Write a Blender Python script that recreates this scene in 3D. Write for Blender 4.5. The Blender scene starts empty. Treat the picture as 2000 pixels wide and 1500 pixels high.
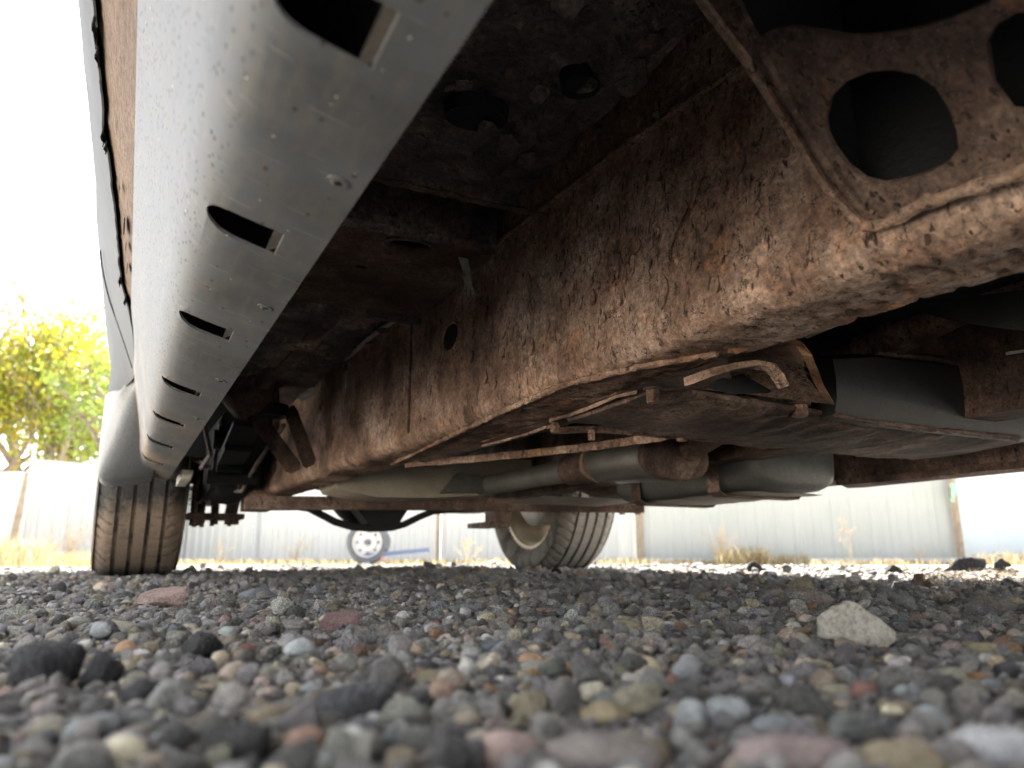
import bpy, bmesh, math, random
import numpy as np
from mathutils import Vector, noise, Matrix

random.seed(4); RNG = np.random.default_rng(7)
scene = bpy.context.scene
COL = scene.collection

# ------------------------------------------------------------------ camera
# metres; +Y runs along the truck towards its rear axle, +X across to its far side
CAM_H = 0.062
PITCH = math.atan(345 / 1500.0)
YAW = math.atan((1000 - 245) / 1500.0 * math.cos(PITCH))
FWD = Vector((math.sin(YAW) * math.cos(PITCH), math.cos(YAW) * math.cos(PITCH), math.sin(PITCH)))
RGT = Vector((math.cos(YAW), -math.sin(YAW), 0))
UPV = RGT.cross(FWD)
CAM = Vector((0, 0, CAM_H))
cam_d = bpy.data.cameras.new('camera')
cam = bpy.data.objects.new('camera', cam_d)
COL.objects.link(cam)
cam.location = CAM
cam.rotation_euler = FWD.to_track_quat('-Z', 'Y').to_euler()
cam_d.sensor_width = 9.8
cam_d.lens = 7.35
cam_d.clip_start = 0.02
cam_d.clip_end = 2000
cam_d.dof.use_dof = True
cam_d.dof.focus_distance = 0.9
cam_d.dof.aperture_fstop = 1.8
scene.camera = cam

# ------------------------------------------------------------------ daylight
SUN_EL, SUN_AZ = math.radians(52), math.radians(22)   # azimuth from +Y towards +X: beyond the fence, a little to the truck's far side
world = bpy.data.worlds.new('World')
scene.world = world
world.use_nodes = True
wn, wl = world.node_tree.nodes, world.node_tree.links
bg = wn['Background']
sky = wn.new('ShaderNodeTexSky')
sky.sky_type = 'NISHITA'
sky.sun_disc = False
sky.sun_elevation = SUN_EL
sky.sun_rotation = SUN_AZ
sky.dust_density = 1.2
sky.air_density = 1.0
hs = wn.new('ShaderNodeHueSaturation')
hs.inputs['Saturation'].default_value = 0.14
wl.new(sky.outputs[0], hs.inputs['Color'])
tcw = wn.new('ShaderNodeTexCoord')
nzw = wn.new('ShaderNodeTexNoise')
nzw.inputs['Scale'].default_value = 2.6
nzw.inputs['Detail'].default_value = 5
rmw = wn.new('ShaderNodeMapRange')
rmw.inputs[1].default_value = 0.35; rmw.inputs[2].default_value = 0.65
rmw.inputs[3].default_value = 0.85; rmw.inputs[4].default_value = 1.15
mxw = wn.new('ShaderNodeMix'); mxw.data_type = 'RGBA'; mxw.blend_type = 'MULTIPLY'
mxw.inputs[0].default_value = 1.0
wl.new(tcw.outputs['Generated'], nzw.inputs['Vector'])
wl.new(nzw.outputs['Fac'], rmw.inputs[0])
wl.new(hs.outputs[0], mxw.inputs[6])
wl.new(rmw.outputs[0], mxw.inputs[7])
wl.new(mxw.outputs[2], bg.inputs['Color'])
bg.inputs['Strength'].default_value = 0.095
sun_d = bpy.data.lights.new('sun', 'SUN')
sun_d.energy = 5.0
sun_d.angle = math.radians(7)
sun_d.color = (1.0, 0.96, 0.9)
sun = bpy.data.objects.new('sun', sun_d)
COL.objects.link(sun)
sdir = Vector((math.sin(SUN_AZ) * math.cos(SUN_EL), math.cos(SUN_AZ) * math.cos(SUN_EL), math.sin(SUN_EL)))
sun.rotation_euler = sdir.to_track_quat('Z', 'Y').to_euler()
scene.view_settings.view_transform = 'Standard'
scene.view_settings.look = 'None'
scene.view_settings.exposure = 3.15
scene.view_settings.gamma = 1.0
scene.view_settings.use_curve_mapping = False
try:
    scene.cycles.max_bounces = 10
    scene.cycles.diffuse_bounces = 6
    scene.cycles.glossy_bounces = 3
    scene.cycles.use_denoising = True
except Exception:
    pass

# ------------------------------------------------------------------ helpers
def at(u, v, ax, val):
    """the point where the sight line of a measured spot of the photograph meets the plane ax = val"""
    d = FWD + RGT * ((u - 1000) / 1500.0) + UPV * ((750 - v) / 1500.0)
    a = 'XYZ'.index(ax)
    return CAM + d * ((val - CAM[a]) / d[a])

def away(u, v, dist):
    """the point of that sight line at a ground distance from the camera"""
    d = FWD + RGT * ((u - 1000) / 1500.0) + UPV * ((750 - v) / 1500.0)
    return CAM + d * (dist / math.hypot(d.x, d.y))

def tag(o, label=None, cat=None, group=None, kind=None):
    for k, v in (('label', label), ('category', cat), ('group', group), ('kind', kind)):
        if v: o[k] = v
    return o

def empty(name, loc, label=None, cat=None, group=None):
    o = bpy.data.objects.new(name, None)
    o.empty_display_size = 0.1
    COL.objects.link(o)
    o.location = loc
    return tag(o, label, cat, group)

def root_of(o):
    p = Vector((0, 0, 0))
    while o:
        p += Vector(o.location); o = o.parent
    return p

def link(name, me, m=None, parent=None, smooth=True):
    o = bpy.data.objects.new(name, me)
    COL.objects.link(o)
    if m: me.materials.append(m)
    if parent:
        # geometry is written in world metres: stand the mesh back at the world origin
        o.parent = parent
        o.location = -root_of(parent)
    if smooth:
        me.polygons.foreach_set('use_smooth', [True] * len(me.polygons))
    return o

class MB:
    """collects vertices and faces of ONE mesh object"""
    def __init__(s): s.v, s.f = [], []
    def add(s, vs, fs):
        n = len(s.v)
        s.v += [tuple(p) for p in vs]
        s.f += [tuple(i + n for i in f) for f in fs]
        return s
    def box(s, lo, hi):
        (a, b, c), (d, e, f) = lo, hi
        return s.add([(a,b,c),(d,b,c),(d,e,c),(a,e,c),(a,b,f),(d,b,f),(d,e,f),(a,e,f)],
                     [(0,3,2,1),(4,5,6,7),(0,1,5,4),(1,2,6,5),(2,3,7,6),(3,0,4,7)])
    def loft(s, rings, closed=True, caps=True):
        n = len(rings[0]); vs = [p for r in rings for p in r]; fs = []
        for i in range(len(rings) - 1):
            for j in range(n if closed else n - 1):
                k = (j + 1) % n
                fs.append((i*n + j, i*n + k, (i+1)*n + k, (i+1)*n + j))
        if caps and closed:
            fs.append(tuple(range(n))[::-1]); fs.append(tuple((len(rings)-1)*n + j for j in range(n)))
        return s.add(vs, fs)
    def tube(s, pts, r, n=10, caps=True):
        pts = [Vector(p) for p in pts]
        rs = r if isinstance(r, (list, tuple)) else [r] * len(pts)
        rings = []; up = Vector((0, 0, 1)); prev = None
        for i, p in enumerate(pts):
            t = (pts[min(i+1, len(pts)-1)] - pts[max(i-1, 0)]).normalized()
            if prev is None:
                a = t.cross(up)
                if a.length < 1e-3: a = t.cross(Vector((1, 0, 0)))
            else:
                a = prev - t * prev.dot(t)
            a.normalize(); b = t.cross(a); prev = a
            rings.append([p + (a * math.cos(q) + b * math.sin(q)) * rs[i] for q in [2*math.pi*k/n for k in range(n)]])
        return s.loft(rings, True, caps)
    def bar(s, p0, p1, w, h, up=(0, 0, 1)):
        p0, p1 = Vector(p0), Vector(p1); t = (p1 - p0).normalized()
        a = t.cross(Vector(up)).normalized() * (w / 2); b = a.cross(t).normalized() * (h / 2)
        return s.loft([[q - a - b, q + a - b, q + a + b, q - a + b] for q in (p0, p1)])
    def strip(s, pts, side, thick):
        """a bent sheet: centre line points, half-width vector(s), thickness vector(s)"""
        rings = []
        for i, p in enumerate(pts):
            p = Vector(p)
            sd = Vector(side[i] if isinstance(side, list) else side)
            th = Vector(thick[i] if isinstance(thick, list) else thick)
            rings.append([p - sd, p + sd, p + sd + th, p - sd + th])
        return s.loft(rings)
    def grid(s, fn, nu, nv):
        vs = [fn(i / (nu-1), j / (nv-1)) for i in range(nu) for j in range(nv)]
        return s.add(vs, [(i*nv+j, (i+1)*nv+j, (i+1)*nv+j+1, i*nv+j+1) for i in range(nu-1) for j in range(nv-1)])
    def lathe_x(s, prof, c, n=48, closed=False):
        """profile points (x, radius) turned about the X axis through c"""
        c = Vector(c)
        rings = [[c + Vector((x, r * math.cos(q), r * math.sin(q))) for q in [2*math.pi*k/n for k in range(n)]] for x, r in prof]
        if closed: rings = rings + [rings[0]]
        return s.loft(rings, True, False)
    def mesh(s, name):
        me = bpy.data.meshes.new(name)
        me.from_pydata(s.v, [], s.f)
        me.update()
        return me
    def build(s, name, m, parent=None, smooth=True, sharp=None):
        me = s.mesh(name)
        bm = bmesh.new(); bm.from_mesh(me)
        bmesh.ops.recalc_face_normals(bm, faces=bm.faces)
        bm.to_mesh(me); bm.free()
        o = link(name, me, m, parent, smooth)
        if smooth: me.set_sharp_from_angle(angle=math.radians(sharp or 38))
        return o

def rough(mb, amp, freq, seed=0.0, octv=4):
    """push vertices about with fractal noise: dents, scale and pits in real relief"""
    out = []
    for x, y, z in mb.v:
        q = Vector((x * freq + seed, y * freq, z * freq))
        d = noise.noise_vector(q) + 0.5 * noise.noise_vector(q * 2.3) + 0.3 * noise.noise_vector(q * 5.1)
        out.append((x + d.x * amp, y + d.y * amp, z + d.z * amp))
    mb.v = out
    return mb

def plate(outer, holes, thick):
    """a flat plate of 3-D outline points with holes cut through it"""
    from mathutils.geometry import delaunay_2d_cdt
    o = [Vector(p) for p in outer]
    e1 = (o[1] - o[0]).normalized()
    nrm = Vector((0, 0, 0))
    for i in range(len(o)): nrm += (o[i] - o[0]).cross(o[(i+1) % len(o)] - o[0])
    nrm.normalize(); e2 = nrm.cross(e1)
    loops = [o] + [[Vector(p) for p in h] for h in holes]
    pts, edges = [], []
    for L in loops:
        n = len(pts)
        pts += [Vector(((p - o[0]).dot(e1), (p - o[0]).dot(e2))) for p in L]
        edges += [(n + i, n + (i + 1) % len(L)) for i in range(len(L))]
    v2, e_, f2, _, _, _ = delaunay_2d_cdt(pts, edges, [], 0, 1e-7)
    def inside(p, L):
        c = False
        for i in range(len(L)):
            a, b = L[i], L[i-1]
            if (a.y > p.y) != (b.y > p.y) and p.x < (b.x - a.x) * (p.y - a.y) / (b.y - a.y) + a.x: c = not c
        return c
    l2 = []; n = 0
    for L in loops: l2.append(pts[n:n+len(L)]); n += len(L)
    keep = []
    for f in f2:
        cc = sum((v2[i] for i in f), Vector((0, 0))) / len(f)
        if inside(cc, l2[0]) and not any(inside(cc, h) for h in l2[1:]): keep.append(tuple(f))
    base = [o[0] + e1 * p.x + e2 * p.y for p in v2]
    th = nrm * thick
    N = len(base); fs = list(keep) + [tuple(i + N for i in f[::-1]) for f in keep]
    cnt = {}
    for f in keep:
        for i in range(len(f)):
            a, b = f[i], f[(i+1) % len(f)]
            cnt[(a, b)] = 1
    for (a, b) in cnt:
        if (b, a) not in cnt: fs.append((b, a, a + N, b + N))
    return MB().add(base + [p + th for p in base], fs)

def oval(c, a, b, n=24, power=2.0):
    c, a, b = Vector(c), Vector(a), Vector(b); out = []
    for k in range(n):
        q = 2 * math.pi * k / n; cs, sn = math.cos(q), math.sin(q)
        out.append(c + a * math.copysign(abs(cs) ** (2/power), cs) + b * math.copysign(abs(sn) ** (2/power), sn))
    return out

def cut(o, cutters):
    """cut holes through a part for good"""
    for c in cutters:
        md = o.modifiers.new('cut', 'BOOLEAN'); md.operation = 'DIFFERENCE'; md.solver = 'EXACT'; md.object = c
    dg = bpy.context.evaluated_depsgraph_get()
    me = bpy.data.meshes.new_from_object(o.evaluated_get(dg))
    o.modifiers.clear(); o.data = me
    for c in cutters: bpy.data.objects.remove(c)
    return o

# ------------------------------------------------------------------ materials
class NT:
    def __init__(s, name):
        s.m = bpy.data.materials.new(name); s.m.use_nodes = True
        s.n, s.l = s.m.node_tree.nodes, s.m.node_tree.links
        s.b = s.n['Principled BSDF']
    def new(s, t, **kw):
        nd = s.n.new(t)
        for k, v in kw.items():
            if hasattr(nd, k): setattr(nd, k, v)
        return nd
    def put(s, a, sock):
        s.l.new(a, sock)
    def coord(s, scale=(1, 1, 1)):
        tc = s.new('ShaderNodeTexCoord'); mp = s.new('ShaderNodeMapping')
        mp.inputs['Scale'].default_value = scale
        s.put(tc.outputs['Object'], mp.inputs['Vector'])
        return mp.outputs[0]
    def noise(s, co, scale, detail=6, rough=0.6, dist=0.0):
        nz = s.new('ShaderNodeTexNoise')
        nz.inputs['Scale'].default_value = scale; nz.inputs['Detail'].default_value = detail
        nz.inputs['Roughness'].default_value = rough; nz.inputs['Distortion'].default_value = dist
        s.put(co, nz.inputs['Vector'])
        return nz
    def voro(s, co, scale, feature='F1'):
        v = s.new('ShaderNodeTexVoronoi'); v.feature = feature
        v.inputs['Scale'].default_value = scale
        s.put(co, v.inputs['Vector'])
        return v
    def ramp(s, fac, stops):
        r = s.new('ShaderNodeValToRGB'); e = r.color_ramp.elements
        while len(e) < len(stops): e.new(0.5)
        for i, (p, c) in enumerate(stops):
            e[i].position = p; e[i].color = c if len(c) == 4 else (*c, 1)
        s.put(fac, r.inputs[0])
        return r.outputs[0]
    def rng(s, fac, a, b, c=0.0, d=1.0):
        r = s.new('ShaderNodeMapRange')
        for i, v in enumerate((a, b, c, d)): r.inputs[i+1].default_value = v
        s.put(fac, r.inputs[0])
        return r.outputs[0]
    def mix(s, fac, a, b, mode='MIX'):
        m = s.new('ShaderNodeMix'); m.data_type = 'RGBA'; m.blend_type = mode
        for sock, val in ((m.inputs[0], fac), (m.inputs[6], a), (m.inputs[7], b)):
            if hasattr(val, 'links'): s.put(val, sock)
            elif isinstance(val, (int, float)): sock.default_value = val
            else: sock.default_value = (*val, 1) if len(val) == 3 else val
        return m.outputs[2]
    def math(s, op, a, b=0.0):
        m = s.new('ShaderNodeMath'); m.operation = op
        for sock, val in ((m.inputs[0], a), (m.inputs[1], b)):
            if hasattr(val, 'links'): s.put(val, sock)
            else: sock.default_value = val
        return m.outputs[0]
    def bump(s, h, strength, dist, prev=None):
        b = s.new('ShaderNodeBump')
        b.inputs['Strength'].default_value = strength; b.inputs['Distance'].default_value = dist
        s.put(h, b.inputs['Height'])
        if prev is not None: s.put(prev, b.inputs['Normal'])
        return b.outputs[0]
    def done(s, color=None, rough=None, metal=None, normal=None, spec=None):
        for key, val in (('Base Color', color), ('Roughness', rough), ('Metallic', metal), ('Normal', normal), ('Specular IOR Level', spec)):
            if val is None: continue
            if hasattr(val, 'links'): s.put(val, s.b.inputs[key])
            elif isinstance(val, (int, float)): s.b.inputs[key].default_value = val
            else: s.b.inputs[key].default_value = (*val, 1)
        return s.m

def mat_rust(name, dark, mid, light, orange, crack=1.0, orange_amt=0.5, grain=1.0):
    t = NT(name); co = t.coord()
    big = t.noise(co, 7, 8, 0.62)
    c = t.ramp(big.outputs['Fac'], [(0.33, dark), (0.5, mid), (0.66, light)])
    om = t.noise(co, 16, 9, 0.7)
    c = t.mix(t.rng(om.outputs['Fac'], 0.57, 0.72, 0, orange_amt), c, orange)
    # rusty streaks running down the metal
    st = t.noise(t.coord((60, 60, 7)), 1, 5, 0.6)
    c = t.mix(t.rng(st.outputs['Fac'], 0.45, 0.65, 0.0, 0.22), c, tuple(x * 0.7 for x in dark))
    g1 = t.noise(co, 160, 6, 0.75); g2 = t.noise(co, 520, 3, 0.7)
    c = t.mix(1.0, c, t.ramp(g1.outputs['Fac'], [(0.28, (0.28,) * 3), (0.5, (0.95,) * 3), (0.74, (2.0, 1.9, 1.8))]), 'MULTIPLY')
    c = t.mix(t.rng(g2.outputs['Fac'], 0.64, 0.72, 0, 0.6), c, (0.52, 0.42, 0.34))
    nk = t.noise(t.coord((150, 150, 55)), 1, 2, 0.5)
    nick = t.rng(nk.outputs['Fac'], 0.64, 0.69)
    nick = t.math('MULTIPLY', nick, t.rng(big.outputs['Fac'], 0.40, 0.55, 0.35, 1.0))
    c = t.mix(t.math('MULTIPLY', nick, 0.85), c, tuple(x * 0.35 for x in dark))
    vp = t.voro(co, 230); pit = t.math('MULTIPLY', t.math('LESS_THAN', vp.outputs['Distance'], 0.22), t.math('GREATER_THAN', vp.outputs['Color'], 0.66))
    c = t.mix(t.math('MULTIPLY', pit, 0.4), c, tuple(x * 0.4 for x in dark))
    # scale lifting off along short ragged cracks
    dn = t.noise(co, 35, 4, 0.6)
    va = t.new('ShaderNodeVectorMath'); va.operation = 'MULTIPLY_ADD'
    va.inputs[1].default_value = (0.05, 0.05, 0.05)
    t.put(dn.outputs['Color'], va.inputs[0]); t.put(t.coord((1, 1, 0.55)), va.inputs[2])
    vc = t.voro(va.outputs[0], 60, 'DISTANCE_TO_EDGE')
    lim = t.noise(co, 55, 3, 0.5)
    thick = t.rng(lim.outputs['Fac'], 0.46, 0.66, 0.0, 0.045)
    cr = t.math('LESS_THAN', vc.outputs['Distance'], t.math('MULTIPLY', thick, .7))
    ck = t.math('MULTIPLY', cr, 0.8 * crack)
    c = t.mix(ck, c, tuple(x * 0.25 for x in dark))
    flk = t.voro(va.outputs[0], 30, 'F1')
    fs = t.new('ShaderNodeSeparateColor'); t.put(flk.outputs['Color'], fs.inputs[0])
    gate = t.noise(co, 12, 4, .6); gt = t.rng(gate.outputs['Fac'], .48, .60)
    layer = t.math('MULTIPLY', fs.outputs[0], gt)
    c = t.mix(gt, c, t.mix(1.0, c, t.ramp(fs.outputs[1], [(0, (.55, .52, .50)), (.5, (1.0,) * 3), (1, (1.45, 1.42, 1.42))]), 'MULTIPLY'))
    h = t.math('ADD', t.math('MULTIPLY', g1.outputs['Fac'], 0.55 * grain), t.math('MULTIPLY', cr, -0.6 * crack))
    h = t.math('ADD', h, t.math('MULTIPLY', g2.outputs['Fac'], 0.30 * grain))
    h = t.math('ADD', h, t.math('MULTIPLY', layer, 0.9 * crack))
    h = t.math('ADD', h, t.math('MULTIPLY', t.math('ADD', nick, pit), -0.5))
    nb = t.bump(big.outputs['Fac'], 0.5, 0.02)
    nb = t.bump(h, 0.9, 0.0035, nb)
    return t.done(c, t.rng(g1.outputs['Fac'], 0.3, 0.7, 0.6, 0.95), 0.0, nb, 0.35)

RUST = mat_rust('rust_brown', (0.079, 0.047, 0.034), (0.291, 0.181, 0.129), (0.535, 0.391, 0.304), (0.499, 0.221, 0.085), 1.0, 0.75)
RUST_DK = mat_rust('rust_dark', (0.033, 0.021, 0.018), (0.116, 0.073, 0.056), (0.251, 0.177, 0.137), (0.311, 0.135, 0.053), 0.8, 0.5)
RUST_ORANGE = mat_rust('rust_ochre', (0.10, 0.05, 0.028), (0.20, 0.10, 0.05), (0.26, 0.155, 0.09), (0.38, 0.15, 0.04), 0.3, 0.7)
UNDER = mat_rust('underbody_black', (0.032, 0.030, 0.035), (0.121, 0.098, 0.094), (0.379, 0.310, 0.264), (0.413, 0.184, 0.081), 0.8, 0.45)

def mat_rust_strip():
    t = NT('rust_bare_rocker'); co = t.coord((90, 14, 90)); c0 = t.coord()
    n1 = t.noise(co, 2, 8, 0.7); n2 = t.noise(c0, 9, 6, 0.6); n3 = t.noise(c0, 240, 4, 0.7)
    c = t.ramp(n1.outputs['Fac'], [(0.3, (0.063, 0.041, 0.030)), (0.5, (0.137, 0.096, 0.071)), (0.7, (0.190, 0.139, 0.105))])
    c = t.mix(t.rng(n2.outputs['Fac'], 0.45, 0.7, 0, 0.6), c, (0.079, 0.058, 0.048))
    c = t.mix(t.rng(n3.outputs['Fac'], 0.52, 0.68, 0, 0.85), c, (0.024, 0.017, 0.014))
    return t.done(c, 0.85, 0, t.bump(n1.outputs['Fac'], 0.7, 0.004), 0.25)
STRIP = mat_rust_strip()

def mat_cover():
    """dull silver rocker cover: grit specks, road film, a little rust bleeding at its far end"""
    t = NT('silver_cover'); co = t.coord()
    n1 = t.noise(co, 11, 8, 0.65); n2 = t.noise(t.coord((40, 8, 40)), 3, 6, 0.6)
    c = t.ramp(n1.outputs['Fac'], [(0.3, (0.071, 0.072, 0.074)), (0.7, (0.133, 0.139, 0.150))])
    c = t.mix(t.rng(n2.outputs['Fac'], 0.45, 0.7, 0, 0.45), c, (0.155, 0.135, 0.11))
    vd = t.voro(t.coord((1, 0.5, 1)), 230)
    pick = t.math('GREATER_THAN', vd.outputs['Color'], 0.50)
    dot = t.math('MULTIPLY', t.math('LESS_THAN', vd.outputs['Distance'], 0.27), pick)
    sep = t.new('ShaderNodeSeparateXYZ'); t.put(co, sep.inputs[0])
    side = t.rng(sep.outputs['Z'], 0.282, 0.298)                       # grit sits on the outer face
    c = t.mix(t.math('MULTIPLY', t.math('MULTIPLY', dot, side), 0.95), c, (0.03, 0.022, 0.016))
    vb = t.voro(t.coord((1, 0.6, 1)), 95)
    big = t.math('MULTIPLY', t.math('LESS_THAN', vb.outputs['Distance'], 0.15), t.math('GREATER_THAN', vb.outputs['Color'], 0.62))
    c = t.mix(t.math('MULTIPLY', big, 0.8), c, (0.05, 0.034, 0.024))
    sl = t.noise(t.coord((14, 420, 60)), 1, 2, 0.4)
    c = t.mix(t.rng(sl.outputs['Fac'], 0.69, 0.72, 0, 0.35), c, (0.34, 0.335, 0.33))
    vl = t.voro(co, 120); pk = t.math('GREATER_THAN', vl.outputs['Color'], 0.75)
    dl = t.math('MULTIPLY', t.math('LESS_THAN', vl.outputs['Distance'], 0.09), pk)
    c = t.mix(t.math('MULTIPLY', dl, 0.6), c, (0.75, 0.70, 0.62))
    n4 = t.noise(t.coord((5, 1.6, 5)), 3, 6, 0.65)
    far = t.rng(sep.outputs['Y'], 1.0, 2.0)
    c = t.mix(t.math('MULTIPLY', t.rng(n4.outputs['Fac'], 0.45, 0.7), far), c, (0.30, 0.225, 0.15))
    sc = t.noise(t.coord((9, 160, 30)), 1, 3, 0.5)
    hgt = t.math('ADD', t.math('MULTIPLY', dot, 0.12), t.math('ADD', t.math('MULTIPLY', dl, 0.12), t.math('MULTIPLY', sc.outputs['Fac'], 0.05)))
    nb = t.bump(hgt, 0.35, 0.0015)
    return t.done(c, t.rng(n1.outputs['Fac'], 0.3, 0.7, 0.50, 0.62), 0.22, nb, 0.10)
COVER = mat_cover()

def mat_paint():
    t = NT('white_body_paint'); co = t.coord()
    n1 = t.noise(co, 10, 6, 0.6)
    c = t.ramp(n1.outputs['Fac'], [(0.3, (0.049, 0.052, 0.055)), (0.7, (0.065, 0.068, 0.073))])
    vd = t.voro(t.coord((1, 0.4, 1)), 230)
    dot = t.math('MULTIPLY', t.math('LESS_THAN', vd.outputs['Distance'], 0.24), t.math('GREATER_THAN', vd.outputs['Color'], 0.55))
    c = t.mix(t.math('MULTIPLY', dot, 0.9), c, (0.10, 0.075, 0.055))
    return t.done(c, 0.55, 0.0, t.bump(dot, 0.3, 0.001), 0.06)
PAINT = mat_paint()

def mat_plain(name, a, b, rough=0.6, scale=12, metal=0.0, bump=0.0, fine=180, spec=0.4):
    t = NT(name); co = t.coord()
    n = t.noise(co, scale, 7, 0.65); f = t.noise(co, fine, 4, 0.7)
    c = t.ramp(n.outputs['Fac'], [(0.3, a), (0.7, b)])
    c = t.mix(0.5, c, t.ramp(f.outputs['Fac'], [(0.3, (0.5,) * 3), (0.7, (1.3,) * 3)]), 'MULTIPLY')
    nb = t.bump(f.outputs['Fac'], bump, 0.003) if bump else None
    return t.done(c, rough, metal, nb, spec)
GREY_PLASTIC = mat_plain('grey_flare_plastic', (0.142, 0.150, 0.156), (0.176, 0.184, 0.191), 0.5, 9)
MUFFLER = mat_plain('dull_aluminised_steel', (0.105, 0.099, 0.088), (0.187, 0.182, 0.165), 0.5, 14, 0.3, 0.15)
TANK = mat_plain('dusty_grey_tank', (0.075, 0.075, 0.072), (0.130, 0.125, 0.117), 0.55, 8, 0.1, 0.15)
SHIELD = mat_plain('dusty_shield', (0.014, 0.014, 0.014), (0.025, 0.025, 0.023), 0.6, 12, 0.1, 0.3)
DUSTY = mat_plain('dusty_tan_metal', (0.300, 0.258, 0.198), (0.408, 0.366, 0.300), 0.6, 12, 0.1, 0.2)
BLACK = mat_plain('black_casting_and_shade', (0.002, 0.002, 0.003), (0.006, 0.006, 0.006), 0.7, 14, 0.0, 0.4)  # also fills the bracket and slots, its black standing for shade
TUBE_PALE = mat_plain('pale_coated_line', (0.40, 0.38, 0.33), (0.62, 0.60, 0.54), 0.45, 20)
CLIP_PALE = mat_plain('dirty_pale_clip', (0.26, 0.24, 0.20), (0.66, 0.63, 0.56), 0.7, 60, 0.0, 0.4)
SCREW = mat_plain('dull_screw', (0.16, 0.145, 0.125), (0.26, 0.24, 0.215), 0.45, 160, 0.6)
RIM_TAN = mat_plain('dirty_alloy_barrel', (0.70, 0.58, 0.42), (0.88, 0.79, 0.64), 0.5, 10, 0.3)
DRUM = mat_plain('grey_brake_drum', (0.22, 0.21, 0.20), (0.45, 0.44, 0.42), 0.55, 10, 0.3)
WHITE_STEEL = mat_plain('white_trailer_rim', (0.315, 0.323, 0.330), (0.375, 0.375, 0.383), 0.4, 8)
BLUE = mat_plain('blue_drawbar_paint', (0.039, 0.059, 0.116), (0.058, 0.085, 0.158), 0.5, 20)
RUBBER_FAR = mat_plain('grey_trailer_rubber', (0.045, 0.05, 0.06), (0.085, 0.092, 0.105), 0.8, 8)
POST = mat_plain('weathered_post', (0.175, 0.133, 0.091), (0.294, 0.245, 0.189), 0.85, 10)
POST_GREY = mat_plain('grey_steel_post', (0.26, 0.28, 0.29), (0.38, 0.40, 0.41), 0.5, 10)

def mat_tyre(name, amount, m0, m1, z0=0.275, z1=0.16):
    t = NT(name); co = t.coord()
    n = t.noise(co, 5, 7, 0.65); f = t.noise(co, 130, 4, 0.7)
    c = t.ramp(f.outputs['Fac'], [(0.3, (0.024, 0.023, 0.022)), (0.7, (0.055, 0.052, 0.048))])
    sep = t.new('ShaderNodeSeparateXYZ'); t.put(co, sep.inputs[0])
    # dried mud caked on the lower half of the tread, thin in the grooves (grooves are real geometry)
    low = t.rng(sep.outputs['Z'], z0, z1)
    m = t.math('ADD', t.rng(n.outputs['Fac'], 0.3, 0.7, -0.55, 0.55), low)
    m = t.math('MULTIPLY', t.math('MULTIPLY', t.rng(m, 0.2, 0.75), 0.85), t.rng(sep.outputs['Z'], 0.022, 0.05))
    cl = t.new('ShaderNodeClamp'); t.put(m, cl.inputs[0])
    r = t.new('ShaderNodeVertexColor'); r.layer_name = 'groove'
    gv = t.new('ShaderNodeSeparateColor'); t.put(r.outputs['Color'], gv.inputs[0])
    fill = t.noise(t.coord((1, 1, .5)), 14, 5, 0.6)
    gg = t.math('MAXIMUM', gv.outputs[0], t.rng(fill.outputs['Fac'], .40, .52, 0, .9))
    m2 = t.math('MULTIPLY', t.math('MULTIPLY', cl.outputs[0], gg), amount)
    mud = t.mix(f.outputs['Fac'], m0, m1)
    c = t.mix(m2, c, mud)
    return t.done(c, 0.85, 0, t.bump(f.outputs['Fac'], 0.3, 0.002), 0.3)
TYRE = mat_tyre('tyre_rubber_muddy', 1.0, (0.15, 0.105, 0.072), (0.34, 0.255, 0.185))
TYRE_FAR = mat_tyre('tyre_rubber_dust_and_light', 0.9, (0.14, 0.125, 0.105), (0.34, 0.31, 0.265), .9, .6)  # overall mud coat brightens the far tyre, light put into its colour

def mat_fence(name, a, b):
    t = NT(name); co = t.coord()
    n = t.noise(co, 1.4, 6, 0.6); s = t.noise(t.coord((9, 9, 0.6)), 1, 4, 0.6)
    c = t.ramp(n.outputs['Fac'], [(0.3, a), (0.7, b)])
    c = t.mix(t.rng(s.outputs['Fac'], 0.55, 0.75, 0, 0.25), c, tuple(x * 0.75 for x in a))
    return t.done(c, 0.42, 0, None, 0.4)
FENCE = mat_fence('white_sheet_metal', (0.317, 0.330, 0.330), (0.367, 0.376, 0.376))
FENCE_GREY = mat_fence('pale_grey_sheet_metal', (0.235, 0.250, 0.240), (0.268, 0.278, 0.271))
FENCE_BLUE = mat_fence('bluish_white_sheet_metal', (0.291, 0.338, 0.369), (0.333, 0.374, 0.406))

def mat_leaf(name, cols):
    t = NT(name)
    oi = t.new('ShaderNodeVertexColor'); oi.layer_name = 'tint'
    sp = t.new('ShaderNodeSeparateColor'); t.put(oi.outputs['Color'], sp.inputs[0])
    c = t.ramp(sp.outputs[0], [(i / (len(cols) - 1), c) for i, c in enumerate(cols)])
    t.b.inputs['Transmission Weight'].default_value = 0.0
    tr = t.new('ShaderNodeBsdfTranslucent'); t.put(c, tr.inputs['Color'])
    mx = t.new('ShaderNodeMixShader'); mx.inputs[0].default_value = 0.45
    t.done(c, 0.6)
    out = t.n['Material Output']
    t.put(t.b.outputs[0], mx.inputs[1]); t.put(tr.outputs[0], mx.inputs[2]); t.put(mx.outputs[0], out.inputs['Surface'])
    return t.m
LEAF_YEL = mat_leaf('yellow_leaves', [(0.273, 0.195, 0.010), (0.312, 0.257, 0.017), (0.257, 0.273, 0.026)])
LEAF_MIX = mat_leaf('yellow_green_leaves', [(0.142, 0.195, 0.020), (0.234, 0.273, 0.030), (0.296, 0.267, 0.023)])
LEAF_GRN = mat_leaf('green_leaves', [(0.095, 0.164, 0.023), (0.148, 0.212, 0.033), (0.227, 0.251, 0.036)])
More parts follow.
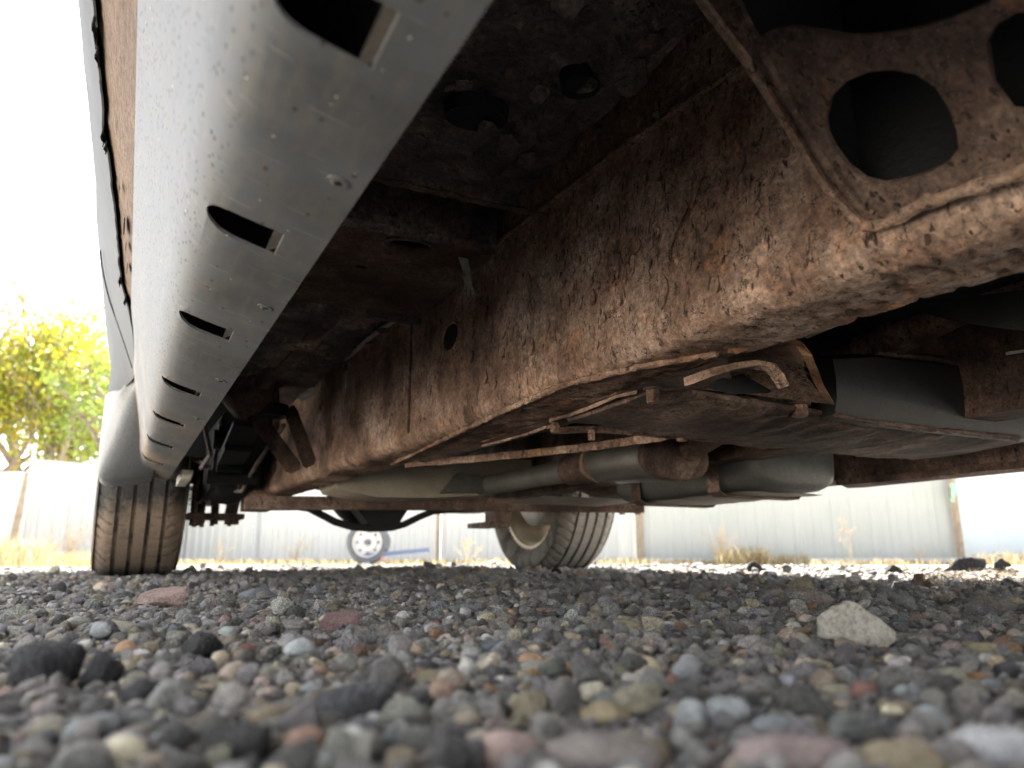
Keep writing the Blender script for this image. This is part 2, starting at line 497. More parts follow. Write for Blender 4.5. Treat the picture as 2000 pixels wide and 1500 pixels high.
LEAF_TAN = mat_leaf('sparse_ochre_leaves', [(0.165, 0.111, 0.031), (0.215, 0.155, 0.037), (0.203, 0.169, 0.031)])
BARK = mat_plain('grey_brown_bark', (0.13, 0.10, 0.075), (0.24, 0.20, 0.16), 0.9, 9, 0, 0.4, 60)
STRAW = mat_leaf('dry_straw', [(0.176, 0.130, 0.059), (0.244, 0.193, 0.101), (0.286, 0.244, 0.151)])
WEED = mat_plain('dead_weed_stems', (0.20, 0.16, 0.11), (0.38, 0.31, 0.22), 0.9, 20)

def mat_stone(name, inst, porous):
    t = NT(name); co = t.coord()
    if inst:
        a = t.new('ShaderNodeAttribute'); a.attribute_type = 'INSTANCER'; a.attribute_name = 'stone_tint'
        base = a.outputs['Color']
    else:
        oi = t.new('ShaderNodeObjectInfo'); base = oi.outputs['Color']
    oi2 = t.new('ShaderNodeObjectInfo')
    va = t.new('ShaderNodeVectorMath'); va.operation = 'ADD'
    cx = t.new('ShaderNodeCombineXYZ')
    r10 = t.math('MULTIPLY', oi2.outputs['Random'], 37.0)
    for i in range(3): t.put(r10, cx.inputs[i])
    t.put(co, va.inputs[0]); t.put(cx.outputs[0], va.inputs[1]); v = va.outputs[0]
    n1 = t.noise(v, 1.4, 6, 0.65); n2 = t.noise(v, 9, 5, 0.75)
    c = t.mix(1.0, base, t.ramp(n1.outputs['Fac'], [(0.28, (0.62, 0.61, 0.60)), (0.72, (1.3, 1.28, 1.25))]), 'MULTIPLY')
    if porous:
        c = t.mix(1.0, c, t.ramp(n2.outputs['Fac'], [(0.30, (0.50,) * 3), (0.48, (1.15,) * 3), (0.66, (2.1, 2.1, 2.05))]), 'MULTIPLY')
        vv = t.voro(v, 5.5)
        h = t.math('ADD', t.math('MULTIPLY', vv.outputs['Distance'], 0.8), n2.outputs['Fac'])
        nb = t.bump(h, 0.9, 0.16)
        return t.done(c, 0.85, 0, nb, 0.35)
    c = t.mix(1.0, c, t.ramp(n2.outputs['Fac'], [(0.30, (0.5,) * 3), (0.5, (1.0,) * 3), (0.70, (1.45,) * 3)]), 'MULTIPLY')
    return t.done(c, 0.68, 0, t.bump(n2.outputs['Fac'], 0.6, 0.09), 0.35)
ST_SMOOTH_I = mat_stone('pebble_instanced', True, False)
ST_ROUGH_I = mat_stone('cinder_instanced', True, True)
ST_SMOOTH = mat_stone('pebble', False, False)
ST_ROUGH = mat_stone('cinder', False, True)
def mat_rock():
    t = NT('weathered_rock'); co = t.coord(); oi = t.new('ShaderNodeObjectInfo')
    n1 = t.noise(co, 2.2, 8, .7); n2 = t.noise(co, 11, 9, .78); n3 = t.noise(t.coord((3, 3, 14)), 1.6, 5, .6)
    c = t.mix(1.0, oi.outputs['Color'], t.ramp(n1.outputs['Fac'], [(.3, (.72, .70, .68)), (.7, (1.2, 1.19, 1.16))]), 'MULTIPLY')
    c = t.mix(1.0, c, t.ramp(n2.outputs['Fac'], [(.32, (.42,) * 3), (.5, (1.0,) * 3), (.7, (1.5,) * 3)]), 'MULTIPLY')
    c = t.mix(t.rng(n3.outputs['Fac'], .55, .75, 0, .35), c, (.30, .27, .24))
    return t.done(c, .85, 0, t.bump(n2.outputs['Fac'], .9, .09), .3)
ROCK = mat_rock()

def mat_ground():
    t = NT('gravel_bed'); co = t.coord()
    v = t.voro(co, 130); n = t.noise(co, 3.0, 7, 0.7); f = t.noise(co, 90, 5, 0.75)
    v2 = t.voro(co, 28)
    c = t.ramp(f.outputs['Fac'], [(0.3, (0.11, 0.108, 0.106)), (0.55, (0.22, 0.215, 0.205)), (0.75, (0.33, 0.315, 0.295))])
    # away from the parking spot the bed is pale limestone chips and dry litter
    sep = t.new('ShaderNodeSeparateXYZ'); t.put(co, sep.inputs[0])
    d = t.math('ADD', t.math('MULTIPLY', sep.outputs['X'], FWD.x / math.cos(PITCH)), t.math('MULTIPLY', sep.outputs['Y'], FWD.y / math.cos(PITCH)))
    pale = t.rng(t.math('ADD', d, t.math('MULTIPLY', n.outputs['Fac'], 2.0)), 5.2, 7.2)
    # unseen ground on the open side, paled to bounce light under the truck
    bounce_strip = t.rng(t.math('ADD', sep.outputs['X'], t.math('MULTIPLY', n.outputs['Fac'], 0.8)), -0.25, -0.60)
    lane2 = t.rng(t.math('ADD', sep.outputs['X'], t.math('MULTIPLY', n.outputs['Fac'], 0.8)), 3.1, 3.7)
    pale = t.math('MAXIMUM', pale, t.math('MAXIMUM', bounce_strip, lane2))
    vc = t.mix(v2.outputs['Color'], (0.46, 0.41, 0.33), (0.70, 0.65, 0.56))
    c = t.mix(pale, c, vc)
    return t.done(c, 0.9, 0, t.bump(v.outputs['Distance'], 0.8, 0.006), 0.3)
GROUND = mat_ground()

# ------------------------------------------------------------------ ground
def ss(a, b, x):
    k = min(1.0, max(0.0, (x - a) / (b - a))); return k * k * (3 - 2 * k)
def ground_z(x, y):
    d = math.hypot(x, y)
    z = 0.016 * ss(0.4, 1.6, x) * ss(1.2, 2.8, d) - 0.02 * ss(5, 9, d)
    z += (noise.noise(Vector((x * 2.3, y * 2.3, 3.0))) * 0.006 + noise.noise(Vector((x * 6, y * 6, 8.0))) * 0.004) * ss(0.25, 1.0, d) * (1 - ss(6, 12, d))
    return z
gm = MB()
xs = sorted(set([-600, -250, -100, -50, -25, -14] + list(np.arange(-9, 11.01, 0.12).round(3)) + [16, 30, 60, 120, 300, 600]))
ys = sorted(set([-600, -250, -90, -30, -10, -4] + list(np.arange(-1.2, 9.01, 0.12).round(3)) + [10, 12, 15, 20, 30, 60, 120, 300, 600]))
gm.grid(lambda a, b: (0, 0, 0), len(xs), len(ys))
gm.v = [(x, y, ground_z(x, y) - 0.004) for x in xs for y in ys]
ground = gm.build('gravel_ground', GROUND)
tag(ground, 'dark gravel parking ground turning to pale chips by the fence', None, None, 'structure')

# ------------------------------------------------------------------ the truck
AX_Y, TYRE_R, TYRE_W = 2.98, 0.372, 0.255
XL, XR = 0.030, 1.645
truck = empty('pickup_truck', (0.84, 1.0, 0), 'rusty old truck parked on the gravel, seen from beneath its sill', 'truck')

# --- rocker cover: bent silver skirt with tombstone slots
def cover_ring(y, inset=0.0):
    sh = -0.012 * (y - 0.4)
    base = [(.100, .2655, 1), (.080, .2705, 1), (.060, .2758, 1), (.046, .2798, .9), (.036, .2836, .8), (.027, .289, .7), (.0195, .297, .5), (.0135, .308, .4), (.009, .322, .3),
            (.003, .345, .1), (-.008, .390, 0), (-.021, .440, 0), (-.0345, .487, 0), (-.0290, .4905, 0)]
    prof = [(x + sh * k, z) for x, z, k in base]
    inn = []
    for i, (x, z) in enumerate(prof[:13]):
        a, b = prof[max(i - 1, 0)], prof[min(i + 1, 12)]
        tx_, tz_ = b[0] - a[0], b[1] - a[1]; L = math.hypot(tx_, tz_)
        inn.append((x + tz_ / L * .0026, z - tx_ / L * .0026))
    inn.append((-.0285, .489))
    return [Vector((x, y, z)) for x, z in prof] + [Vector((x, y, z)) for x, z in inn[::-1]]
def under_z(x): return .2655 + (.100 - x) * .262
cv = MB()
ysx = [-0.6, -0.3, 0.0] + [0.1 * k for k in range(1, 22)] + [2.16, 2.22, 2.275]
rings = []
for y in ysx:
    r = cover_ring(y)
    if y > 2.1:                                   # the rear end is cut at a slant and rolls up
        r = [p + Vector((0, -0.35 * (0.103 - p.x) * ss(2.1, 2.275, y), 0.004 * ss(2.1, 2.275, y))) for p in r]
    rings.append(r)
cv.loft(rings)
cover = cv.build('rocker_cover', COVER, truck, True, 50)
slot_y = [0.02, 0.275, 0.511, 0.758, 1.06, 1.325, 1.60, 1.90, 2.07]
cutters = []
for y in slot_y:
    sh = -0.012 * (y - 0.4)
    xr, xl, hw = .0745 + sh, .0265 + sh, .0205
    out = [(xr, y - hw), (xr, y + hw)]
    for k in range(17):
        q = k / 16 * math.pi
        out.append((xl + 0.028 - 0.028 * max(0, math.sin(q)) ** .62, y + hw * math.cos(q)))
    c = MB().loft([[Vector((a, b, z)) for a, b in out] for z in (0.24, 0.299)]).build('cutter', None, None, False)
    c.location = root_of(truck) * 0; cutters.append(c)
bpy.context.view_layer.update()
cut(cover, cutters)
cover.data.set_sharp_from_angle(angle=math.radians(35))
# lip of the hidden inner sill that shows at the inner end of the slots
for y in slot_y:
    sl = MB()
    sh = -0.012 * (y - 0.4)
    sl.strip([(0.0745 + sh, y - 0.026, 0.2795), (0.0745 + sh, y + 0.026, 0.2795)], (0.006, 0, 0.003), (0.0010, 0, 0.0015))
    sl.build('slot_backing', SCREW, cover)
for (x, y) in [(.086, .397), (.084, .641), (.080, .942), (.077, 1.22), (.088, 0.14)]:
    s = MB(); n = 20; dz = under_z(x + .012 * (y - .4)) - .272
    rr = [[Vector((x + r * math.cos(2*math.pi*k/n), y + r * math.sin(2*math.pi*k/n), z + dz - .262 * r * math.cos(2*math.pi*k/n))) for k in range(n)]
          for r, z in ((0.0046, .2722), (0.0048, .2715), (0.0044, .2711), (0.0028, .2710), (0.0016, .2711))]
    s.loft(rr, True, False)
    s.add(rr[-1], [tuple(range(n))])
    so = s.build('screw', SCREW, cover)
    d = MB()
    for a in (0.5, 0.5 + math.pi/2):
        e = Vector((math.cos(a), math.sin(a), 0)) * 0.0022
        d.bar(Vector((x, y, .2707 + dz)) - e, Vector((x, y, .2707 + dz)) + e, 0.0009, 0.0010)
    d.build('screw', BLACK, cover)
    w = MB().loft([[Vector((x + r * math.cos(2*math.pi*k/n), y + r * math.sin(2*math.pi*k/n), z + dz - .262 * r * math.cos(2*math.pi*k/n))) for k in range(n)] for r, z in ((.0046, .2719), (.0062, .2717), (.0060, .2712), (.0045, .2712))], True, False)
    w.build('washer', COVER, cover)

# --- inner sill: box behind the cover, black for the shade in its slots
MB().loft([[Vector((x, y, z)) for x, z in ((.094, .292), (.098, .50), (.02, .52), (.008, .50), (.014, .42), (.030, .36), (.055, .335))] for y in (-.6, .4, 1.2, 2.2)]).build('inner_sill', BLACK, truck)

# --- bare rusted sill between the cover and the torn paint
def side_x(z, y=0.0):
    x = -0.030 - (min(z, .63) - 0.47) * 0.42 - 0.25 * max(0, min(z, .68) - 0.63)
    return x + (min(x, -.078) - x) * ss(1.72, 2.12, y)
st = MB(); NY, NZ = 160, 16
st.grid(lambda a, b: (side_x(.44 + .22 * b, -.5 + 2.4 * a) + 0.006, -.5 + 2.4 * a, .44 + .22 * b), NY, NZ)
rough(st, 0.0012, 30)
strip_o = st.build('bare_sill', STRIP, truck, True, 60)
# --- body paint: sheet with a torn lower edge (measured along the sill)
tear = [(-.6, .592), (.72, .590), (.75, .589), (.785, .585), (.80, .592), (.83, .5865), (.913, .575), (.985, .581), (1.005, .577), (1.016, .564), (1.13, .546), (1.2585, .5345), (1.37, .5235), (1.39, .527), (1.411, .51), (1.42, .49), (1.5, .462), (1.8, .440), (2.6, .430)]
def tear_z(y):
    for (a, za), (b, zb) in zip(tear, tear[1:]):
        if a <= y <= b:
            z = za + (zb - za) * (y - a) / (b - a)
            if y < 1.5: z += noise.noise(Vector((y * 40, 3, 1))) * 0.0035 + noise.noise(Vector((y * 130, 5, 1))) * 0.002
            return z
    return .43
pm = MB()
N = 420
rings = []
for i in range(N):
    y = -.5 + 2.85 * i / (N - 1); zt = tear_z(y)
    curl = 0.0025 * max(0, noise.noise(Vector((y * 14, 9, 2)))) * (1 if y < 1.45 else 0)
    r = []
    for k, f in enumerate((0, .03, .08, .2, .4, .6, .8, 1)):
        z = zt + (1.02 - zt) * f ** 1.8
        r.append((z, side_x(z, y) - 0.002 - (curl * (1 - f / .08) if f < .08 else 0) - max(0, z - .74) * 0.05))
    rings.append([Vector((x, y, z)) for z, x in r] + [Vector((x + 0.0022, y, z)) for z, x in r[::-1]])
pm.loft(rings)
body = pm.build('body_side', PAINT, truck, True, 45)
# door gap: the dark seam that slants down to the cover
seam = MB()
seam.tube([Vector((side_x(z, y) - .0022, y, z)) for y, z in ((1.577, .638), (1.63, .630), (1.676, .6215), (1.72, .605), (1.743, .59), (1.742, .56), (1.738, .5355), (1.745, .4845), (1.75, .455))], .0015, 8)
seam.build('door_gap', BLACK, body)
# torn flaps of paint, black for the shadow under the curled edge
for (y, w, h) in ((.795, .05, .006), (.84, .03, .004), (.995, .030, .009), (1.01, .016, .006), (1.39, .03, .010), (1.415, .016, .012)):
    z = tear_z(y); a = MB()
    n = 7; top, bot = [], []
    for k in range(n):
        yy = y - w/2 + w * k / (n - 1)
        top.append(Vector((side_x(z) - .001, yy, z + .004)))
        bot.append(Vector((side_x(z) - .0025 - .0015 * math.sin(k), yy + .004, z - h * (0.35 + 0.65 * abs(math.sin(k * 1.9 + y * 9))))))
    a.loft([top + [p + Vector((.0012, 0, 0)) for p in top[::-1]], bot + [p + Vector((.0012, 0, 0)) for p in bot[::-1]]])
    a.build('paint_flap_shadow', BLACK, body, False)
for (y, z, w, h) in ((1.12, .512, .030, .010), (1.18, .505, .02, .006), (1.26, .500, .02, .008), (1.04, .53, .012, .004)):
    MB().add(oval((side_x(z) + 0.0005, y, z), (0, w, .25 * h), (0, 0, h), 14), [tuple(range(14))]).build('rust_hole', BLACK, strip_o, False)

# --- rear flare in front of the wheel
fl = MB(); rings = []
for k in range(19):
    f = k / 18; y = 1.80 + .52 * f
    zlow = .425 - .176 * ss(.05, .62, f) + .05 * max(0, (f - .88) / .12) ** 2
    ztp = .432 + .03 * ss(0, .6, f); zm = zlow + (ztp - zlow) * .6
    X = lambda z, o=.006: side_x(z, y) - o * ss(0, .25, f) - .001
    prof = [(.04, zlow + .016), (.01, zlow + .008), (X(zlow) + .038, zlow + .001), (X(zlow) + .018, zlow + .002), (X(zlow) + .006, zlow + .010), (X(zlow) + .001, zlow + .024), (X(zm), max(zm, zlow + .026)), (X(ztp), max(ztp - .006, zlow + .03)), (X(ztp) + .008, max(ztp, zlow + .034)), (X(ztp) + .03, max(ztp + .004, zlow + .036))]
    rings.append([Vector((x, y, z)) for x, z in prof])
fl.loft(rings)
flare = fl.build('wheel_flare', GREY_PLASTIC, truck, True, 60)
# the bit of inner arch that sticks out beside the cover's end
MB().loft([[Vector((x, y, z)) for x, z in ((.105, .262), (.128, .262), (.132, .285), (.105, .285))] for y in (2.10, 2.32)]).build('arch_lip', CLIP_PALE, truck)
# inner wheel arch (dark liner over the tyre)
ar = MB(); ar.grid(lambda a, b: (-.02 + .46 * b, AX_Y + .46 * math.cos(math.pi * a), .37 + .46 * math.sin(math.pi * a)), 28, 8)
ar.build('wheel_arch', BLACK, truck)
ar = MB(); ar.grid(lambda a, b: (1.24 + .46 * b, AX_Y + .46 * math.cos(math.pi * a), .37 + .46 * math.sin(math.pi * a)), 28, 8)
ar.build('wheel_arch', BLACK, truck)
# --- floor pan
def floor_fn(a, b):
    x, y = .095 + 1.49 * a, -1.2 + 5.4 * b
    z = .52
    z += .09 * (ss(.83, .845, y) - ss(1.27, 1.30, y))                # recess behind the seam
    z -= .010 * (ss(.815, .822, y) - ss(.828, .834, y))
    xc = .352 - .13 * (y - .6)
    z -= .016 * (1 - ss(.012, .022, abs(x - xc))) * (1 - ss(.74, .80, y))     # stamped channel
    z += .02 * ss(.7, .8, x) * (1 - ss(1.0, 1.1, x))                # tunnel
    z += .10 * ss(2.3, 2.6, y)
    z += .11 * ss(.405, .440, x) * (1 - ss(.58, .64, x))              # the floor steps up over the rail
    z -= .03 * (ss(1.28, 1.30, y) - ss(1.75, 1.80, y)) * (ss(.16, .18, x) - ss(.30, .33, x))
    z += noise.noise(Vector((x * 9, y * 9, 0))) * .006 + noise.noise(Vector((x * 30, y * 30, 4))) * .0025
    fl_ = noise.noise(Vector((x * 12, y * 12, 7))) + .4 * noise.noise(Vector((x * 45, y * 45, 2)))
    z -= .006 * ss(.12, .16, fl_)                                    # layers of scale that have let go
    return (x, y, z)
fp = MB(); fp.grid(floor_fn, 230, 560)
floor = fp.build('floor_pan', UNDER, truck, True, 50)
def disc(name, c, a, b, dz, m, parent, n=24):
    o = MB(); r0 = oval(c, a, b, n); r1 = oval(Vector(c) - Vector((0, 0, dz)), Vector(a) * .93, Vector(b) * .93, n); r2 = oval(Vector(c) - Vector((0, 0, dz * .7)), Vector(a) * .7, Vector(b) * .7, n)
    o.loft([r0, r1, r2], True, False); o.add(r2, [tuple(range(n))])
    return o.build(name, m, parent)
disc('floor_plug', (.277, .647, .515), (.034, -.006, 0), (.004, .024, 0), .014, BLACK, floor)
disc('floor_plug', (.345, .555, .515), (.020, -.004, 0), (.004, .020, 0), .014, BLACK, floor)
# cross rib with a drain hole
rib_pts = [Vector((x, y, z)) for x, y, z in ((.10, .985, .512), (.45, .985, .512), (.45, 1.30, .500), (.10, 1.30, .500))]
hole_c = at(800, 477, 'Z', .5105)
hole2 = at(705, 522, 'Z', .507)
rb = plate(rib_pts, [oval(hole_c, (.030, 0, -.0), (0, .016, -.0006), 20), oval(hole2, (.010, 0, 0), (0, .007, -.0003), 14)], .003)
ribo = rb.build('floor_rib', RUST_DK, floor, False)
rim = MB().loft([oval(hole_c + Vector((0, 0, z)), (.031 * s, 0, 0), (0, .0168 * s, 0), 20) for s, z in ((1.22, -.0015), (1.12, -.004), (1.0, -.002), (1.0, .004))], True, False)
rim.build('hole_rim', RUST_DK, ribo)
MB().loft([[Vector((x, y, z)) for y, z in ((.985, .512), (.972, .520), (.968, .535), (.972, .60), (.976, .60), (.974, .536), (.978, .523), (.988, .515))] for x in (.10, .45)]).build('rib_flange', UNDER, ribo)
MB().box((.10, 1.298, .490), (.45, 1.31, .55)).build('rib_flange', UNDER, ribo)
for (x0, y0, x1, y1, w, h) in ((.20, 1.32, .20, 1.9, .05, .020), (.29, 1.32, .27, 2.0, .035, .028), (.15, 1.32, .145, 2.0, .02, .012)):
    MB().loft([[Vector((x0 + (x1-x0)*f + s * w / 2, y0 + (y1-y0)*f, .515 - hh)) for s, hh in ((-1, 0), (-.7, h), (.7, h), (1, 0))] for f in (0, .33, .66, 1)]).build('floor_stiffener', RUST_DK, floor)
lp = MB(); q = [Vector((.12 + .34 * k / 40, .830 + .006 * noise.noise(Vector((k * .31, 2, 2))), .508 + .004 * noise.noise(Vector((k * .4, 7, 2))))) for k in range(41)]
lp.strip(q, [Vector((0, .006 + .006 * noise.noise(Vector((k * .5, 1, 9))), 0)) for k in range(41)], (0, 0, .002)); lp.build('seam_lip', RUST_DK, floor)
flk = MB(); rr = random.Random(5)
for _ in range(60):
    x, y = rr.uniform(.13, .44), rr.uniform(.30, .80)
    if rr.random() < .3: y = rr.uniform(1.3, 1.8)
    n = 7; a0 = rr.uniform(0, 6); s = rr.uniform(.006, .018)
    ring = [Vector((x + s * rr.uniform(.5, 1.1) * math.cos(a0 + 2*math.pi*k/n), y + s * rr.uniform(.5, 1.1) * math.sin(a0 + 2*math.pi*k/n), .505 - .004 - .006 * (k < 3) * rr.random())) for k in range(n)]
    flk.loft([ring, [p + Vector((0, 0, .002)) for p in ring]])
tag(flk.build('rust_flakes', UNDER, floor, False), None, None, None, 'stuff')

# --- frame rails
rail_x = [(-1.2, .62), (-.3, .60), (.0, .56), (.15, .515), (.30, .478), (.45, .468), (.65, .461), (.97, .470), (1.36, .458), (2.05, .410), (2.72, .375), (2.95, .365)]
def lerp_tab(tab, y):
    if y <= tab[0][0]: return tab[0][1]
    for (a, va), (b, vb) in zip(tab, tab[1:]):
        if a <= y <= b: return va + (vb - va) * (y - a) / (b - a)
    return tab[-1][1]
def rail_sm(y): return sum(lerp_tab(rail_x, y + d) for d in (-.10, -.05, 0, .05, .10)) / 5
prof_q = []
def rail_ring(y, mir=None):
    xo = rail_sm(y); w = .098; zb, zt = .272, .605
    zc = .505 + .03 * min(1, max(0, (y - .45) / .5))                   # where the upper channel laps over
    r = .024; pts = []
    for k in range(5): pts.append((xo - .004, zt - (zt - zc - .006) * k / 4))
    pts += [(xo - .0052, zc + .004), (xo - .0045, zc), (xo - .0008, zc - .003)]
    for k in range(1, 24): pts.append((xo - .0008 + .0008 * k / 24, zc - .003 + (zb + r - zc + .003) * k / 24))
    for k in range(0, 9):
        q = math.pi / 2 * k / 8
        pts.append((xo + r - r * math.cos(q), zb + r - r * math.sin(q)))
    for k in range(1, 9): pts.append((xo + r + (w - r) * k / 8, zb))
    pts += [(xo + w, zb + .02), (xo + w, zt), (xo + .01, zt + .002)]
    return [Vector((x, y, z)) for x, z in pts]
rings = [rail_ring(y) for y in np.concatenate([np.arange(-1.2, .25, .05), np.arange(.25, 1.3, .0045), np.arange(1.3, 2.2, .008), np.arange(2.2, 2.96, .02)])]
rl = MB().loft(rings)
out = []
for x, y, z in rl.v:
    p = Vector((x, y, z))
    n1 = noise.fractal(p * 28, 1.0, 2.0, 5)
    n2 = noise.noise(Vector((x * 70, y * 85, z * 30)))
    pit = -.0016 * ss(.18, .35, n2) + n1 * .0007 + noise.noise(p * 190) * .0004
    if z < .285: pit = pit * 1.6 + .0022 * noise.noise(Vector((x * 60, y * 25, 1)))
    side = ss(.300, .275, z)
    out.append((x - pit * (1 - side), y, z - pit * side))
rl.v = out
rail = rl.build('frame_rail', RUST, truck, True, 70)
# lap weld bead along the rail and the bead along its underside
def bead(pts, r, name, m, parent):
    q = []
    for (a, b) in zip(pts, pts[1:]):
        a, b = Vector(a), Vector(b); n = max(2, int((b - a).length / .006))
        q += [a.lerp(b, k / n) for k in range(n)]
    b_ = MB().tube(q, [r * (1 + .45 * noise.noise(p * 90)) for p in q], 7)
    rough(b_, r * .35, 160)
    return b_.build(name, m, parent)
ysb = np.arange(.40, 1.02, .06)
bead([(rail_sm(y) - .0055, y, .505 + .03 * min(1, max(0, (y - .45) / .5)) - .001) for y in ysb], .0042, 'weld_bead', RUST, rail)
bead([at(u, v, 'Z', .2715) for u, v in ((1400, 690), (1250, 715), (1100, 752), (1000, 795), (900, 842), (800, 890), (765, 906))], .0042, 'weld_bead', RUST, rail)
bead([(rail_sm(1.37) - .0015, 1.37, z) for z in (.54, .45, .36, .29)], .003, 'seam_bead', RUST_DK, rail)
# long slot hole in the rail's side
c = at(880, 658, 'X', rail_sm(1.19) - .004)
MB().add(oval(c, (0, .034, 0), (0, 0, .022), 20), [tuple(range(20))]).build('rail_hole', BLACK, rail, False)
MB().loft([oval(c + Vector((.004, 0, 0)), (0, .041, 0), (0, 0, .027), 20), oval(c + Vector((-.0020, 0, 0)), (0, .037, 0), (0, 0, .0245), 20), oval(c + Vector((0, 0, 0)), (0, .034, 0), (0, 0, .022), 20)], True, False).build('hole_rim', RUST, rail)
# curled flakes of scale standing off the rail
fk = MB(); rr = random.Random(11)
for _ in range(170):
    y = rr.uniform(.42, 1.9); z = rr.uniform(.305, .50)
    if rr.random() < .5: y = rr.uniform(.45, .8); z = rr.uniform(.36, .48)
    x = rail_sm(y) - .0015; n = 8; s = rr.uniform(.003, .009) * (1.4 if rr.random() < .15 else 1)
    ring = []
    for k in range(n):
        q = 2 * math.pi * k / n; rad = s * rr.uniform(.55, 1.15)
        lift = .0022 * max(0, math.cos(q - 4.4)) * rr.uniform(.6, 1.3)
        ring.append(Vector((x - lift, y + rad * math.cos(q) * .8, z + rad * math.sin(q) * 1.3)))
    fk.loft([ring, [p + Vector((.0008, 0, 0)) for p in ring]])
tag(fk.build('rust_flakes', RUST, rail, False), None, None, None, 'stuff')
# far rail, the mirror of the near one
fr = MB().loft([[Vector((1.68 - p.x, p.y, p.z)) for p in rail_ring(y)] for y in np.arange(-1.2, 2.96, .1)])
fr.build('frame_rail', RUST_DK, truck, True, 60)
# rail stub and end casting in front of the axle
rs = MB().box((.335, 2.60, .225), (.42, 2.80, .285)); rs.build('rail_stub', RUST, truck)

# --- bracket with the big round hole, welded to the rail and leaning out to the body
A = at(1690, 437, 'X', .469); B = at(2000, 330, 'X', .469); Cc = at(1380, 0, 'Y', .36)
e_up = (Cc - A); nrm = (B - A).cross(e_up).normalized()
def on_plane(u, v):
    d = FWD + RGT * ((u - 1000) / 1500.0) + UPV * ((750 - v) / 1500.0)
    return CAM + d * ((A - CAM).dot(nrm) / d.dot(nrm))
outer = [on_plane(*p) for p in ((1690, 437), (1600, 335), (1545, 245), (1468, 122), (1376, 0), (1330, -75), (1700, -140), (2150, -170), (2300, -40), (2330, 150), (2250, 230), (2120, 290), (2000, 330), (1900, 362), (1800, 395), (1735, 432))]
big = [on_plane(*p) for p in ((1610, 235), (1622, 190), (1655, 158), (1700, 140), (1745, 137), (1790, 146), (1828, 172), (1852, 210), (1868, 255), (1872, 290), (1850, 318), (1815, 338), (1770, 352), (1725, 360), (1690, 352), (1655, 326), (1628, 290), (1614, 262))]
topo = [on_plane(*p) for p in ((1478, 78), (1500, 62), (1545, 54), (1600, 62), (1660, 72), (1720, 70), (1790, 58), (1860, 36), (1930, 6), (1990, -40), (1900, -95), (1600, -80), (1440, -40), (1440, 0), (1462, 50))]
right = [on_plane(*p) for p in ((1925, 85), (1945, 50), (1985, 25), (2060, 20), (2140, 60), (2160, 140), (2110, 200), (2040, 225), (1975, 215), (1938, 165))]
tow = 1 if nrm.dot(CAM - A) < 0 else -1
pl = plate(outer, [big, topo, right], .005 * 1)
brk = pl.build('body_mount_bracket', RUST_DK, truck, True, 30)
# folded edge along its rear side
fe = MB(); n_in = -nrm if nrm.dot(CAM - A) > 0 else nrm
q = [on_plane(*p) for p in ((1693, 440), (1640, 385), (1600, 335), (1545, 245), (1468, 122), (1376, 0), (1330, -75))]
sd = (q[0] - q[-1]).cross(nrm).normalized()
fe.loft([[p + n_in * -.004 - sd * .002, p + n_in * -.004 + sd * .004, p + n_in * .030 + sd * .004, p + n_in * .030 - sd * .002] for p in q])
rough(fe, .0006, 60); fe.build('folded_edge', RUST, brk)
q2 = [on_plane(*p) for p in ((1690, 440), (1735, 434), (1800, 397), (1900, 364), (2000, 332), (2120, 292))]
bead([p - n_in * .003 for p in q2], .0045, 'weld_bead', RUST, brk)
# stiffening fold inside the left side of the plate
bead([on_plane(*p) - n_in * .001 for p in ((1490, 100), (1530, 175), (1580, 255), (1625, 330), (1680, 398), (1725, 420))], .0035, 'weld_bead', RUST_DK, brk)
# end walls, back and roof added to shut out light, black for shade inside
up_ = e_up.normalized(); T = A + e_up * 1.25
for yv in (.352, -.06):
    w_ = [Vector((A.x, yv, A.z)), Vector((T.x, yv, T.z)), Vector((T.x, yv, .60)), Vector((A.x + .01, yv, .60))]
    plate(w_, [], .004).build('bracket_shade_wall', BLACK, brk, False)
MB().loft([[Vector((x, y, z)) for x, z in ((T.x, .560), (A.x - .012, .560), (A.x - .010, A.z + .012), (A.x - .006, A.z + .012), (A.x - .008, .566), (T.x, .566))] for y in (-.06, .352)]).build('bracket_shade_back', BLACK, brk, False)

# --- clip, brake line and straps between floor and rail
def tube_part(name, pts, r, m, parent, n=10): return MB().tube(pts, r, n).build(name, m, parent)
cl = MB(); p0 = at(925, 450, 'Y', 1.03); p1 = at(903, 500, 'Y', 1.02); p2 = at(912, 535, 'Y', 1.01); p3 = at(925, 545, 'Y', 1.01)
cl.strip([p0 + Vector((0, 0, .03)), p0, p1, p2], [Vector((.009, 0, 0)), Vector((.009, 0, 0)), Vector((.008, 0, 0)), Vector((.005, 0, 0))], (0, -.0025, 0))
rough(cl, .001, 80)
clip = cl.build('line_clip', CLIP_PALE, truck)
MB().strip([p0, p0 + Vector((.035, .0, .002))], (0, 0, .011), (0, -.002, 0)).build('clip_arm', CLIP_PALE, clip)
fz = MB(); rr = random.Random(3)
for _ in range(26):
    b0 = p2 + Vector((rr.uniform(-.006, .006), -.002, rr.uniform(-.004, .006)))
    fz.tube([b0, b0 + Vector((rr.uniform(-.006, .006), -.003, -rr.uniform(.008, .03))), b0 + Vector((rr.uniform(-.012, .014), -.004, -rr.uniform(.02, .045)))], .0006, 4)
tag(fz.build('frayed_strands', CLIP_PALE, clip), None, None, None, 'stuff')
b0, b1 = at(718, 662, 'X', .428), at(818, 588, 'X', .436)
tube_part('brake_line', [Vector((.43, 2.4, .545)), Vector((.432, b0.y + .25, .535)), b0, b0.lerp(b1, .5) + Vector((0, 0, -.002)), b1, Vector((.437, b1.y - .04, b1.z + .03)), Vector((.445, .95, .60))], .0055, TUBE_PALE, truck)
p = at(685, 690, 'X', .435)
